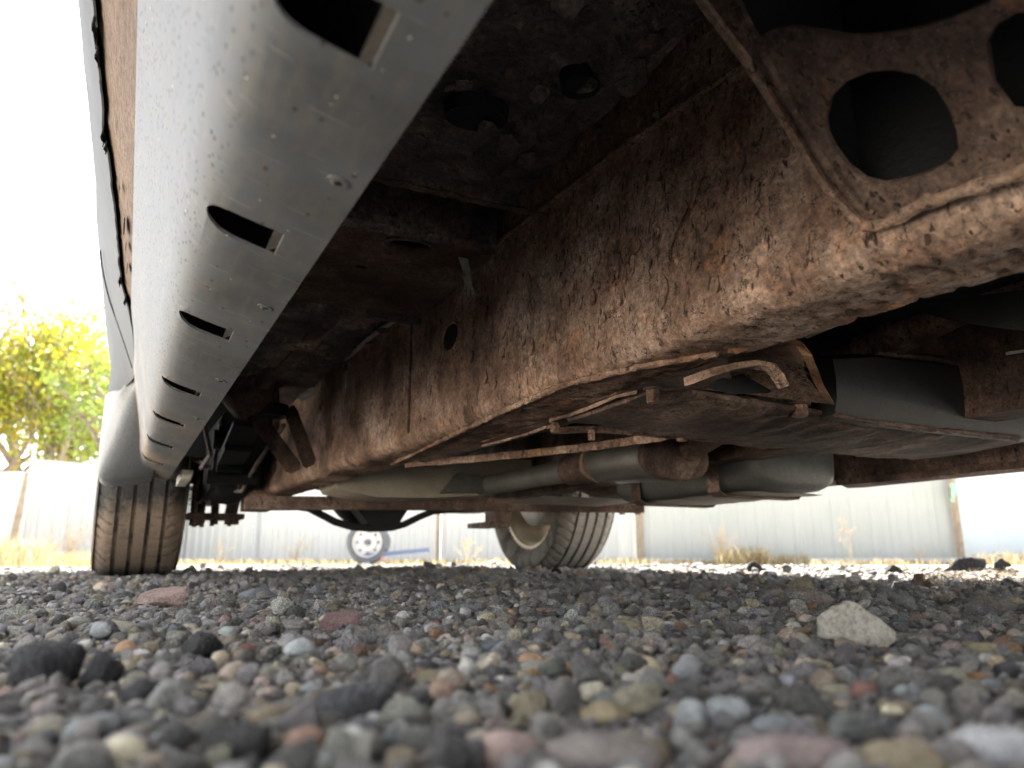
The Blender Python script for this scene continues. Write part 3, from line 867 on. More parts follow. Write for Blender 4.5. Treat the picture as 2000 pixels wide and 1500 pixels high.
c2 = MB().strip([p + Vector((0, 0, .03)), p, p + Vector((-.002, -.004, -.05))], (0, .010, 0), (-.003, 0, 0)); rough(c2, .0012, 60)
c2.build('line_clip', CLIP_PALE, truck)
tube_part('clip_tail', [p + Vector((-.004, 0, -.045)), p + Vector((-.006, .004, -.08)), p + Vector((-.003, .01, -.11))], [.004, .003, .002], CLIP_PALE, truck, 6)
tube_part('line_end', [at(590, 775, 'X', .35), at(612, 764, 'X', .35)], .010, CLIP_PALE, truck)
# two flat mount straps angling down to the rail
for (ua, va, ub, vb, w) in ((490, 800, 577, 918, .034), (560, 795, 606, 908, .03)):
    a, b = at(ua, va, 'X', .30), at(ub, vb, 'X', .345)
    a, b = at(ua + 8, va + 10, 'Y', 2.02), at(ub, vb, 'Y', 1.90)
    s = MB().strip([a + Vector((0, .05, .02)), a, a.lerp(b, .5), b.lerp(a, .06), b], [Vector((w/2, 0, .01))] * 4 + [Vector((w*.3, 0, .006))], (0, -.006, -.004))
    rough(s, .0012, 30); s.build('mount_strap', RUST_DK, truck)
disc('mount_cushion', (.30, 2.06, .46), (.05, 0, 0), (0, .05, 0), .03, BLACK, truck)
MB().loft([oval((.25, 2.06, z), (r, 0, 0), (0, r, 0), 20) for r, z in ((.07, .52), (.075, .47), (.05, .44), (.03, .42))]).build('mount_cushion', RUST_DK, truck)

# --- leaf spring, hanger, axle, differential
sp = MB()
for k in range(4):
    L = .95 - .16 * k; pts = []
    for j in range(13):
        f = j / 12 * 2 - 1
        pts.append(Vector((.245, AX_Y + f * L, .31 - .016 * k + .085 * (f * L / .95) ** 2)))
    sp.strip(pts, (.035, 0, 0), (0, 0, .011))
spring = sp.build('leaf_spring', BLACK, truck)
ub = MB().box((.175, 2.86, .205), (.36, 3.06, .222))
for x in (.20, .225, .27, .33):
    ub.tube([(x, 2.90, .175 + .01 * (x > .26)), (x, 2.90, .42)], .0075, 8); ub.tube([(x, 3.04, .185), (x, 3.04, .42)], .0075, 8)
ub.box((.195, 2.895, .190), (.235, 2.93, .206)).box((.30, 2.885, .186), (.345, 2.92, .206))
ub.build('spring_clamp', RUST_DK, truck)
sh_ = MB()
sh_.tube([(.19, 2.32, .40), (.30, 2.32, .40)], .028, 14).tube([(.19, 2.40, .30), (.33, 2.40, .30)], .020, 12)
sh_.strip([(.205, 2.30, .44), (.205, 2.36, .36), (.205, 2.42, .27)], (.004, 0, 0), (0, .035, .012)).strip([(.285, 2.30, .44), (.285, 2.36, .36), (.285, 2.42, .27)], (.004, 0, 0), (0, .035, .012))
rough(sh_, .003, 22); sh_.build('spring_shackle', BLACK, truck)
hg = MB().loft([oval((.28, y, z), (rx, 0, 0), (0, 0, rz), 16, 2.6) for y, z, rx, rz in ((2.44, .42, .07, .10), (2.52, .39, .09, .12), (2.62, .36, .085, .11), (2.74, .33, .075, .085), (2.80, .31, .05, .05))])
rough(hg, .010, 14); hg.build('spring_hanger', BLACK, truck)
tube_part('brake_hose', [(.16, 2.30, .44), (.19, 2.36, .36), (.175, 2.45, .33), (.20, 2.6, .36), (.15, 2.8, .40)], .007, UNDER, truck, 8)
tube_part('parking_cable', [(.33, 2.0, .40), (.31, 2.3, .33), (.30, 2.5, .27), (.22, 2.8, .30)], .006, UNDER, truck, 8)
tube_part('shock_absorber', [(.315, 2.55, .50), (.318, 2.80, .30), (.32, 2.93, .215)], .022, UNDER, truck, 14)
axle = MB().tube([(.12, AX_Y, TYRE_R), (.6, AX_Y, TYRE_R), (.72, AX_Y, TYRE_R), (.96, AX_Y, TYRE_R), (1.1, AX_Y, TYRE_R), (1.55, AX_Y, TYRE_R)], [.042, .042, .06, .06, .042, .042], 20)
axle_o = axle.build('rear_axle', BLACK, truck)
df = MB(); rings = []
for k in range(13):
    q = math.pi * k / 12; rings.append(oval((.83, AX_Y - .15 * math.cos(q), TYRE_R), (.165 * math.sin(q) + .004, 0, 0), (0, 0, .185 * math.sin(q) + .004), 28))
df.loft(rings); df.build('differential', BLACK, axle_o)
MB().loft([oval((.83, y, TYRE_R + .0), (r, 0, 0), (0, 0, r), 20) for y, r in ((2.86, .10), (2.70, .075), (2.62, .055), (2.58, .06))]).build('pinion_housing', BLACK, axle_o)
tube_part('drive_shaft', [(.83, 2.60, .375), (.80, 1.3, .40), (.78, .6, .42)], .04, RUST_DK, truck, 18)
# the drooping strap under the differential
dp = [at(u, v, 'Y', 2.84) for u, v in ((520, 990), (570, 992), (603, 997), (630, 1011), (655, 1024), (690, 1034), (730, 1037), (765, 1035), (790, 1028), (818, 1014), (845, 1003), (880, 1000), (935, 997))]
sb = MB().strip([p - Vector((0, 0, .004)) for p in dp], (0, .02, 0), (0, 0, .024)); sb.build('stabiliser_bar', BLACK, truck)
MB().loft([[Vector((x, 2.80, z)) for x, z in ((.72, .27), (.95, .27), (.90, .19), (.80, .182))], [Vector((x, 2.90, z)) for x, z in ((.72, .27), (.95, .27), (.90, .19), (.80, .182))]]).build('differential_skid', BLACK, axle_o)

# --- rear cross member (long dark tube in front of the axle)
r0, r1, r2 = at(478, 984, 'Y', 2.52), at(900, 986, 'Y', 2.36), at(1252, 991, 'Y', 2.12)
cm = MB(); 
cm.loft([[p + Vector((0, -.02, -.018)), p + Vector((0, .02, -.018)), p + Vector((0, .02, .022)), p + Vector((0, -.02, .022))] for p in [r0.lerp(r1, k/5) for k in range(5)] + [r1.lerp(r2, k/5) for k in range(6)]])
rough(cm, .002, 20); cross2 = cm.build('rear_crossmember', RUST_DK, truck)
for u in (1215, 1245):
    p = at(u, 1000, 'Y', 2.13 if u > 1230 else 2.15)
    MB().loft([oval(p + Vector((0, 0, z)), (.011, 0, 0), (0, .011, 0), 6) for z in (0.01, -.008)]).build('bolt', RUST, cross2, False)
sp2 = MB()
for k in range(4):
    L = .95 - .16 * k
    sp2.strip([Vector((1.335, AX_Y + f * L, .31 - .016 * k + .085 * (f * L / .95) ** 2)) for f in [j / 6 - 1 for j in range(13)]], (.035, 0, 0), (0, 0, .011))
sp2.build('leaf_spring', RUST_DK, truck)
ub = MB().box((1.29, 2.84, .195), (1.385, 3.06, .215)).box((1.30, 2.80, .215), (1.37, 2.90, .30)); ub.build('spring_clamp', RUST_DK, truck)

# --- exhaust and tank
mf = MB(); rings = []
ma, mb_ = Vector((.985, 1.25, .266)), Vector((1.005, 1.53, .284))
for f, s in ((0, .97), (.03, 1.0), (.5, 1.0), (.94, 1.0), (.97, .95), (1.0, .6), (1.02, .28)):
    rings.append(oval(ma.lerp(mb_, f), (.082 * s, .0, 0), (0, 0, .046 * s), 28, 2.3))
mf.loft(rings); muf = mf.build('muffler', MUFFLER, truck)
MB().loft([oval(ma.lerp(mb_, f), (.083 * s, 0, 0), (0, 0, .047 * s), 28, 2.3) for f, s in ((-.03, .05), (-.035, .7), (-.02, .94), (.0, 1.01), (.06, 1.02), (.065, 1.0))], True, False).build('muffler_cap', RUST_DK, muf)
MB().loft([oval(ma.lerp(mb_, f), (.083 * s, 0, 0), (0, 0, .047 * s), 28, 2.3) for f, s in ((.90, 1.0), (.91, 1.03), (.99, 1.0))], True, False).build('muffler_band', RUST, muf)
tp = [ma.lerp(mb_, .98), Vector((1.0, 1.66, .286)), Vector((.99, 1.95, .287)), Vector((.97, 2.3, .29)), Vector((1.05, 2.55, .36)), Vector((1.12, 2.9, .50)), Vector((1.15, 3.3, .45))]
tube_part('exhaust_pipe', tp, .030, MUFFLER, muf, 16)
tube_part('pipe_coupling', [Vector((1.004, 1.57, .285)), Vector((1.0, 1.62, .286)), Vector((.998, 1.70, .287))], .037, RUST_DK, muf, 18)
tube_part('exhaust_pipe', [ma.lerp(mb_, .0) + Vector((.03, 0, .02)), Vector((1.0, 1.05, .33)), Vector((.97, .6, .40)), Vector((.95, .0, .37))], .028, RUST_DK, muf, 16)
# far spring's front hanger and the panel beside it
hgf = MB().loft([oval((1.36, y, z), (rx, 0, 0), (0, 0, rz), 16, 3.2) for y, z, rx, rz in ((1.86, .345, .13, .07), (1.90, .335, .15, .085), (2.04, .335, .15, .085), (2.08, .345, .13, .07))])
rough(hgf, .004, 14); hgf.build('spring_hanger', RUST_DK, truck)
# big rounded tank on the far side
tk = MB(); rings = []
for y, s in ((1.225, .80), (1.235, .93), (1.26, 1.0), (1.5, 1.0), (1.74, 1.0), (1.765, .94), (1.775, .8)):
    rings.append(oval((1.30, y, .295), (.125 * s, 0, 0), (0, 0, .085 * s), 36, 4.5))
tk.loft(rings); tank = tk.build('fuel_tank', TANK, truck, True, 50)
for x0, x1, y0, y1, z in ((1.19, 1.415, 1.27, 1.74, .2085), (.96, 1.30, 1.76, 2.04, .226)):
    MB().grid(lambda a, b: (x0 + (x1-x0)*a, y0 + (y1-y0)*b, z - .006 * math.sin(math.pi * a) * math.sin(math.pi * b) + .002 * noise.noise(Vector((a * 5, b * 9, z * 50)))), 14, 20).build('tank_shield', DUSTY, tank)
for y in (1.36, 1.66):
    MB().strip([(1.17, y, .30), (1.172, y, .215), (1.19, y, .205), (1.41, y, .205), (1.43, y, .22)], (0, .02, 0), (0, 0, -.003)).build('tank_strap', RUST_DK, tank)
# spare wheel carrier / pale pan seen beyond the rear cross member
MB().loft([[Vector((x, y, z)) for x, z in ((.515, .285), (.53, .262), (.64, .243), (.80, .246), (1.0, .262), (1.15, .30), (1.15, .38), (.515, .38))] for y in (2.20, 2.42)]).build('heat_shield', DUSTY, truck, True, 50)
MB().loft([[Vector((x, y, z)) for x, z in ((.83, .258), (.98, .268), (1.06, .30), (.88, .32))] for y in (2.14, 2.19)]).build('shield_flap', MUFFLER, truck)

# --- gearbox cross member: channel running across, flaking badly
def jag(p, amp, f=45): return Vector((p.x, p.y + noise.noise(p * f) * amp, p.z + noise.noise(p * f + Vector((9, 2, 4))) * amp))
xm = MB(); rings = []
for k in range(80):
    f = k / 79; x = .555 + .80 * f
    zb = .2625 - .009 * math.sin(math.pi * min(1, f * 1.0)) - .004 * f
    yb = .955 + .05 * f; yf = .752 + .025 * f
    sec = [(yf - .010, zb + .006), (yf, zb), (yf + .05, zb - .004), (yf + .10, zb - .006), (yf + .15, zb - .005), (yb - .01, zb - .004), (yb, zb + .004), (yb, zb + .035), (yb - .006, zb + .035), (yf + .004, zb + .018), (yf - .010, zb + .012)]
    rings.append([jag(Vector((x, a, b)), .0035) for a, b in sec])
xm.loft(rings); xmo = xm.build('gearbox_crossmember', RUST_DK, truck, True, 35)
# long lip behind it, welded to the rail at the left
def ribbon(name, pix, z, w, h, m, parent, amp=.002):
    pts = [at(u, v, 'Z', z) for u, v in pix]; q = []
    for a, b in zip(pts, pts[1:]):
        n = max(2, int((b - a).length / .012)); q += [a.lerp(b, k/n) for k in range(n)]
    q.append(pts[-1])
    r = [jag(p, amp) for p in q]
    o = MB().strip(r, Vector((0, w/2, 0)), (0, 0, h)); rough(o, .0008, 120)
    return o.build(name, m, parent)
ribbon('crossmember_lip', ((792, 913), (900, 905), (1000, 896), (1100, 886), (1200, 874), (1290, 862), (1330, 850)), .262, .012, .014, RUST, xmo)
ribbon('crossmember_lip', ((1080, 846), (1180, 846), (1330, 857), (1500, 872)), .255, .012, .010, RUST_DK, xmo)
# torn plate edges on the rail's underside
for name, pix, z, h in (('gusset_edge', ((942, 873), (985, 862), (1030, 850), (1062, 838), (1090, 836)), .2615, .011), ('gusset_edge', ((1076, 824), (1110, 815), (1160, 796), (1205, 778), (1240, 770)), .2620, .007)):
    ribbon(name, pix, z, .010, h, RUST, xmo, .0012)
def quad_plate(name, pix, z, th, m, parent):
    pl_ = plate([at(u, v, 'Z', z) for u, v in pix], [], th)
    return pl_.build(name, m, parent, False)
g1 = MB(); ga = [at(u, v, 'Z', .2665) for u, v in ((800, 900), (950, 862), (1090, 812), (1240, 756), (1420, 700))]
gb = [at(u, v, 'Z', .2650) for u, v in ((830, 903), (960, 872), (1090, 835), (1260, 776), (1430, 745))]
g1.loft([[jag(ga[i].lerp(gb[i], f), .002) for f in (0, .25, .5, .75, 1)] for i in range(5)], False, False)
g1.build('gusset_plate', RUST_DK, xmo)
# C-shaped gusset standing between rail and cross member, with its oval hole
gt = MB()
TOP = [at(u, v, 'Y', y) for u, v, y in ((1290, 742, .70), (1340, 725, .66), (1420, 690, .60), (1500, 668, .56), (1560, 672, .545), (1580, 690, .54))]
LOW = [at(u, v, 'Y', y) for u, v, y in ((1290, 764, .74), (1345, 760, .72), (1420, 765, .70), (1500, 775, .67), (1570, 782, .65), (1622, 790, .63))]
gt.loft([[jag(t_.lerp(l_, f) + Vector((0, .02 * math.sin(math.pi * f), .012 * math.sin(math.pi * f))), .0015) for f in (0, .2, .4, .6, .8, 1)] for t_, l_ in zip(TOP, LOW)], False, False)
gus = gt.build('gusset_pocket', RUST_DK, xmo)
# hooked edge of the pocket
hk = [at(u, v, 'Y', y) for u, v, y in ((1430, 690, .585), (1480, 672, .57), (1530, 668, .56), (1562, 676, .55), (1577, 695, .545), (1590, 725, .58), (1603, 758, .61), (1622, 790, .635))]
h_ = MB().strip(hk, (0, .006, .002), [Vector((-.003, 0, .005))] * len(hk)); rough(h_, .0007, 110); h_.build('pocket_rim', RUST_ORANGE, xmo)
tg = [at(u, v, 'Y', y) for u, v, y in ((1345, 752, .640), (1380, 738, .63), (1425, 724, .62), (1470, 716, .61), (1505, 722, .60), (1522, 742, .60), (1530, 757, .60))]
t_ = MB().strip(tg, [Vector((0, .008, .0))] * len(tg), [Vector((0, 0, h)) for h in (.010, .009, .007, .006, .005, .004, .003)]); rough(t_, .0008, 110)
t_.build('torn_tongue', RUST, xmo)
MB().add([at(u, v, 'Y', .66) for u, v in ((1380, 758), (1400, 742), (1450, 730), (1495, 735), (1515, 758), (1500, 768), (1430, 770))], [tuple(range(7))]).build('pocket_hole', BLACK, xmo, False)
# hair and fibres caught in the pocket
fz = MB(); rr = random.Random(8)
for _ in range(70):
    a = at(rr.uniform(1515, 1560), rr.uniform(712, 750), 'Y', .60)
    b = a + Vector((rr.uniform(.006, .020), rr.uniform(-.006, .004), rr.uniform(-.012, .004)))
    fz.tube([a, a.lerp(b, .5) + Vector((0, 0, rr.uniform(-.003, .003))), b], .0005, 3)
tag(fz.build('frayed_fibres', RUST_DK, xmo), None, None, None, 'stuff')
for (u, v, y, r) in ((1275, 775, .742, .0085), (1562, 803, .752, .011), (1332, 852, .985, .010), (1083, 834, 1.0, .007), (1155, 850, 1.0, .006)):
    p = at(u, v, 'Y', y)
    bo = MB().loft([oval(p + Vector((0, 0, z)), (r * s, 0, 0), (0, r * s, 0), 6) for s, z in ((1, .012), (1, -.006), (.85, -.008))]); bo.build('bolt', RUST, xmo, False)
    MB().loft([oval(p + Vector((0, 0, z)), (r * 1.35, 0, 0), (0, r * 1.35, 0), 16) for z in (.008, .0115)]).build('washer', RUST_DK, xmo)

# --- gearbox, its pan and the shield on the right
gx = MB().loft([[Vector((x, y, z)) for x, z in ((.70, .42), (.74, .395), (1.02, .39), (1.06, .41), (1.05, .52), (.72, .52))] for y in (.05, .30, .62, .70)])
rough(gx, .004, 12); gear = gx.build('gearbox', BLACK, truck, True, 40)
pn = MB(); rings = []
P0 = [at(u, v, 'Y', .735) for u, v in ((1612, 700), (1700, 695), (1800, 706), (1900, 722), (1985, 760), (2080, 800))]
P1 = [at(u, v, 'Y', .735) for u, v in ((1625, 812), (1700, 826), (1800, 838), (1900, 848), (1985, 857), (2080, 866))]
pn.loft([[a, a.lerp(b, .05) + Vector((0, -.012, 0)), a.lerp(b, .35) + Vector((0, -.014, 0)), a.lerp(b, .7) + Vector((0, -.012, 0)), b + Vector((0, -.004, 0)), b + Vector((0, .02, 0)), a + Vector((0, .03, .01))] for a, b in zip(P0, P1)])
pan = pn.build('gearbox_pan', SHIELD, gear, True, 50)
bead([p + Vector((0, -.006, 0)) for p in P1[0:5]], .004, 'pan_flange', RUST_DK, pan)
bead([p + Vector((0, -.012, .002)) for p in P0[1:5]], .0045, 'pan_flange', RUST_DK, pan)
MB().loft([[p + Vector((0, -.02, 0)), p + Vector((0, .02, 0)), p + Vector((0, .02, .028)), p + Vector((0, -.02, .028))] for p in (at(1690, 690, 'Y', .76), at(1835, 700, 'Y', .76))]).build('gearbox_mount', RUST_DK, gear)
hs_ = MB(); a0 = [at(u, v, 'Y', y) for u, v, y in ((1750, 598, .56), (1850, 585, .50), (1950, 572, .46), (2060, 558, .42), (2200, 545, .38))]
a1 = [at(u, v, 'Y', y) for u, v, y in ((1760, 600, .56), (1860, 628, .50), (1940, 640, .46), (2020, 650, .42), (2200, 660, .38))]
hs_.loft([[a.lerp(b, f) + Vector((0, .0, .004 * math.sin(3 * f))) for f in (0, .33, .66, 1)] for a, b in zip(a0, a1)], False, False)
hs_.build('heat_shield', SHIELD, truck)
tube_part('cooler_line', [at(1575, 655, 'Y', .66), at(1640, 628, 'Y', .6), at(1720, 590, 'Y', .55)], .004, TUBE_PALE, truck)
MB().bar(at(1970, 690, 'Y', .6), at(2040, 680, 'Y', .6), .008, .004).build('shift_rod', TUBE_PALE, truck)

# --- far sill, its cover and the far body side
fc = MB().loft([[Vector((x, y, z)) for x, z in ((1.575, .245), (1.60, .238), (1.66, .242), (1.70, .29), (1.73, .49), (1.56, .50), (1.565, .30))] for y in (-.6, .5, 1.36, 1.363, 1.9, 2.3)])
fc.v = [(x, y, z + (.012 if y > 1.361 else 0)) for x, y, z in fc.v]
fc.build('far_sill', RUST_DK, truck, True, 30)
ribbon('sill_lip', ((1640, 948), (1760, 938), (1900, 922), (2010, 912)), .236, .02, .014, RUST_DK, truck)
MB().loft([[Vector((x, y, z)) for x, z in ((1.73, .49), (1.78, .62), (1.80, 1.02), (1.77, 1.02), (1.70, .50))] for y in (-.6, 2.35)]).build('body_side', PAINT, truck)
# unseen body shell above the floor, added to keep daylight off the underside
MB().box((-.10, -1.2, 1.02), (1.78, 4.2, 1.05)).build('shade_deck', PAINT, truck)
MB().box((-.09, -1.23, .50), (1.77, -1.2, 1.02)).build('shade_bulkhead', UNDER, truck)
MB().box((-.06, 4.1, .50), (1.74, 4.2, 1.02)).build('rear_panel', PAINT, truck)
MB().loft([[Vector((x, y, z)) for x, z in ((-.095, .52), (-.11, .62), (-.12, 1.02), (-.09, 1.02), (-.07, .52))] for y in (3.5, 4.1)]).build('rear_fender', PAINT, truck)

# --- rear wheels
def make_wheel(cx, inner, flip):
    """tyre turned about the axle, tread grooves and shoulder sipes in relief"""
    c = Vector((cx, AX_Y, TYRE_R - .004)); h = TYRE_W / 2
    prof, grv = [], []
    def add(x, r, g=1.0): prof.append((x, r)); grv.append(g)
    for x, r in ((-h*.74, .250), (-h*.80, .262), (-h*.96, .285), (-h*1.03, .312), (-h*1.01, .330), (-h*.98, .342)): add(x, r, .35)
    for f in np.linspace(-.94, -.62, 7): add(h * f, .372 - .030 * ((abs(f) - .60) / .4) ** 2 * 1.6)
    edges = [-.52, -.17, .17, .52]
    xs_ = [-.60]
    for e in edges: xs_ += [e - .055, e - .035, e + .035, e + .055]
    xs_ += [.60]
    for f in xs_:
        deep = any(abs(f - e) < .04 for e in edges)
        add(h * f, .372 - (.009 if deep else 0), .0 if deep else 1.0)
    for f in np.linspace(.62, .94, 7): add(h * f, .372 - .030 * ((abs(f) - .60) / .4) ** 2 * 1.6)
    for x, r in ((h*.98, .342), (h*1.01, .330), (h*1.03, .312), (h*.96, .285), (h*.80, .262), (h*.74, .250)): add(x, r, .35)
    n = 420; vs, cols = [], []
    for (x, r), g in zip(prof, grv):
        fx = abs(x) / h
        for k in range(n):
            q = 2 * math.pi * k / n; rr_ = r; gg = g
            ph = (k + (fx * 5 if x > 0 else fx * 8)) % 7
            if fx > .58 and fx < .97 and ph < 1.6: rr_ -= .0045; gg = 0.15
            elif .2 < fx < .5 and ((k + x * 160) % 14) < 1.2: rr_ -= .003; gg = .35
            y, z = rr_ * math.cos(q), rr_ * math.sin(q)
            if z < -TYRE_R + .012 + 0: z = max(z, -TYRE_R + .004)
            bul = 1 + .05 * max(0, -z / TYRE_R - .7) if fx > .9 else 1
            vs.append((c.x + x * bul, c.y + y, c.z + z)); cols.append(gg)
    m = len(prof); fs = [(i*n + k, i*n + (k+1) % n, (i+1)*n + (k+1) % n, (i+1)*n + k) for i in range(m-1) for k in range(n)]
    mb = MB().add(vs, fs); me = mb.mesh('tyre')
    ca = me.color_attributes.new('groove', 'FLOAT_COLOR', 'POINT')
    ca.data.foreach_set('color', np.array([[g, g, g, 1] for g in cols], dtype=np.float32).ravel())
    bm = bmesh.new(); bm.from_mesh(me); bmesh.ops.recalc_face_normals(bm, faces=bm.faces); bm.to_mesh(me); bm.free()
    wh = bpy.data.objects.new('wheel', None); COL.objects.link(wh); wh.parent = truck
    wh.location = Vector((cx, AX_Y, TYRE_R)) - root_of(truck)
    o = link('tyre', me, TYRE if inner > 0 else TYRE_FAR, wh, True)
    me.set_sharp_from_angle(angle=math.radians(35))
    s = -1 if inner < 0 else 1
    MB().lathe_x([(s*h*.74, .250), (s*h*.79, .259), (s*h*.75, .246), (s*h*.62, .243), (s*h*.56, .232), (s*h*.2, .226), (-s*h*.1, .220), (-s*h*.3, .20), (-s*h*.45, .15), (-s*h*.5, .02)], c, 48).build('rim', RIM_TAN, wh, True, 50)
    MB().lathe_x([(s*h*.86, .0), (s*h*.86, .045), (s*h*.74, .052), (s*h*.72, .10), (s*h*.66, .150), (s*h*.58, .160), (s*h*.50, .155), (-s*h*.3, .155)], c, 48).build('brake_drum', DRUM, wh, True, 40)
    return wh
make_wheel(XL, 1, False)
make_wheel(XR, -1, True)

# ------------------------------------------------------------------ fence behind the yard
def gpt(u, dist_fwd, z=0.0):
    """ground point seen at column u, dist_fwd metres ahead along the camera's level heading"""
    hx = (u - 1000) / 1500.0 * dist_fwd * math.cos(PITCH)
    hv = Vector((FWD.x, FWD.y, 0)).normalized()
    return Vector((0, 0, z)) + hv * dist_fwd + Vector((RGT.x, RGT.y, 0)) * hx
fence = empty('metal_fence', gpt(640, 14.6), 'long white ribbed sheet metal fence on leaning posts behind the yard', 'fence')
def panel(a, b, zt, mat, pitch, depth, name='fence_panel', label=None, cap=True):
    a, b = Vector(a), Vector(b); L = (b - a).length; d = (b - a).normalized(); nrm = Vector((d.y, -d.x, 0))
    if nrm.dot(CAM - a) < 0: nrm = -nrm
    xs_ = [0.0]; off = [0.0]; x = pitch * .3
    while x < L - pitch * .4:
        for dx, o in ((0, 0), (.12 * pitch, 1), (.38 * pitch, 1), (.5 * pitch, 0)): xs_.append(x + dx); off.append(o * depth)
        x += pitch
    xs_.append(L); off.append(0)
    front = [a + d * x + nrm * o for x, o in zip(xs_, off)]
    mb = MB(); rings = []
    for p in front:
        q = p - nrm * .004
        rings.append([Vector((p.x, p.y, -.06)), Vector((p.x, p.y, zt)), Vector((q.x, q.y, zt)), Vector((q.x, q.y, -.06))])
    mb.loft(rings)
    o = mb.build(name, mat, fence, False)
    if label: o['label'] = label
    if cap:
        c = MB().loft([[p + nrm * .035 + Vector((0, 0, zt - .05)), p + nrm * .035 + Vector((0, 0, zt + .03)), p - nrm * .03 + Vector((0, 0, zt + .03)), p - nrm * .03 + Vector((0, 0, zt - .05))] for p in (a, b)])
        c.build('top_rail', mat, o, False)
    return o
def post(u, d, h, w, mat, lean=(0, 0)):
    p = gpt(u, d); t = p + Vector((lean[0], lean[1], h))
    return MB().bar(p + Vector((0, 0, -.1)), t, w, w, (1, 0, 0)).build('fence_post', mat, fence, False)
panel(gpt(-420, 15.2), gpt(26, 14.4), 1.66, FENCE, .24, .022)
panel(gpt(40, 13.7), gpt(352, 15.8), 1.80, FENCE, .24, .022)
panel(gpt(356, 15.8), gpt(486, 14.7), 1.85, FENCE, .24, .022)
panel(gpt(494, 14.7), gpt(851, 14.4), 1.85, FENCE, .26, .022)
panel(gpt(860, 14.4), gpt(1246, 14.0), 1.85, FENCE, .26, .022)
panel(gpt(1257, 13.6), gpt(1872, 12.6), 2.05, FENCE_GREY, .30, .014, 'fence_panel', 'wide pale grey panel with broad ribs')
panel(gpt(1886, 12.5), gpt(2330, 12.0), 2.05, FENCE_BLUE, 1.2, .006, 'fence_panel', 'smooth bluish white panel at the right end')
post(14, 13.75, 1.62, .11, POST, (.13, .10)); post(34, 13.6, 2.10, .06, POST_GREY, (.02, 0))
post(353, 15.75, 1.7, .06, POST_GREY); post(490, 14.6, 1.86, .075, POST_GREY); post(855, 14.3, 1.86, .06, POST); post(1251, 13.55, 2.05, .085, POST); post(1878, 12.5, 2.05, .085, POST)
# green grime on the post by the right end
c = gpt(1874, 12.4, 1.12)
gmk = MB(); rr = random.Random(2)
for _ in range(7):
    p = c + Vector((rr.uniform(-.03, .06), -.03, rr.uniform(-.12, .14)))
    gmk.add(oval(p, (rr.uniform(.02, .04), -.01, 0), (0, 0, rr.uniform(.03, .06)), 8), [tuple(range(8))])
gmk.build('green_tape', mat_plain('faded_green_tape', (.12, .36, .24), (.25, .50, .36), .6), fence, False)
MB().bar(gpt(1257, 13.45, .05), gpt(1872, 12.45, .05), .08, .10).build('bottom_rail', FENCE, fence, False)

# ------------------------------------------------------------------ trailer wheel with its blue drawbar
W0 = gpt(718, 12.0); hv = Vector((FWD.x, FWD.y, 0)).normalized(); ax = (-hv + Vector((RGT.x, RGT.y, 0)) * -.12).normalized(); tx = Vector((-ax.y, ax.x, 0))
trl = empty('trailer', W0, 'small trailer axle with white steel wheel and blue drawbar by the fence', 'trailer')
def turned(name, prof, m, parent, n=40, c=W0 + Vector((0, 0, .335))):
    rings = [[c + ax * x + (tx * math.cos(q) + Vector((0, 0, 1)) * math.sin(q)) * r for q in [2*math.pi*k/n for k in range(n)]] for x, r in prof]
    return MB().loft(rings, True, False).build(name, m, parent, True, 40)
twh = bpy.data.objects.new('wheel', None); COL.objects.link(twh); twh.parent = trl; twh.location = (0, 0, .335)
turned('tyre', [(.02, .225), (.06, .235), (.085, .27), (.08, .31), (.05, .332), (0, .335), (-.08, .33), (-.12, .29), (-.10, .23)], RUBBER_FAR, twh)
turned('rim', [(.065, .232), (.075, .222), (.055, .205), (.02, .195), (.012, .15), (.045, .13), (.052, .09), (.03, .06), (.03, .0)], WHITE_STEEL, twh)
turned('hub', [(.03, .045), (.085, .04), (.095, .028), (.096, 0)], RUBBER_FAR, twh)
for k in range(8):
    hb = MB()
    q = 2 * math.pi * k / 8; c = W0 + Vector((0, 0, .335)) + (tx * math.cos(q) + Vector((0, 0, 1)) * math.sin(q)) * .165 + ax * .021
    hb.add(oval(c, tx * .022, Vector((0, 0, .022)), 10), [tuple(range(10))])
    hb.build('rim_hole', RUBBER_FAR, twh, False)
MB().bar(gpt(700, 12.05, .12), gpt(836, 11.7, .215), .07, .065).build('drawbar', BLUE, trl, False)
MB().bar(gpt(718, 12.05, .335), gpt(730, 13.4, .335), .06, .06).build('axle_tube', RUBBER_FAR, trl, False)
MB().tube([gpt(745, 11.85, .07), gpt(752, 11.85, .075)], .055, 12).build('tail_lamp', mat_plain('faded_red_lens', (.24, .13, .11), (.32, .18, .15), .4), trl)

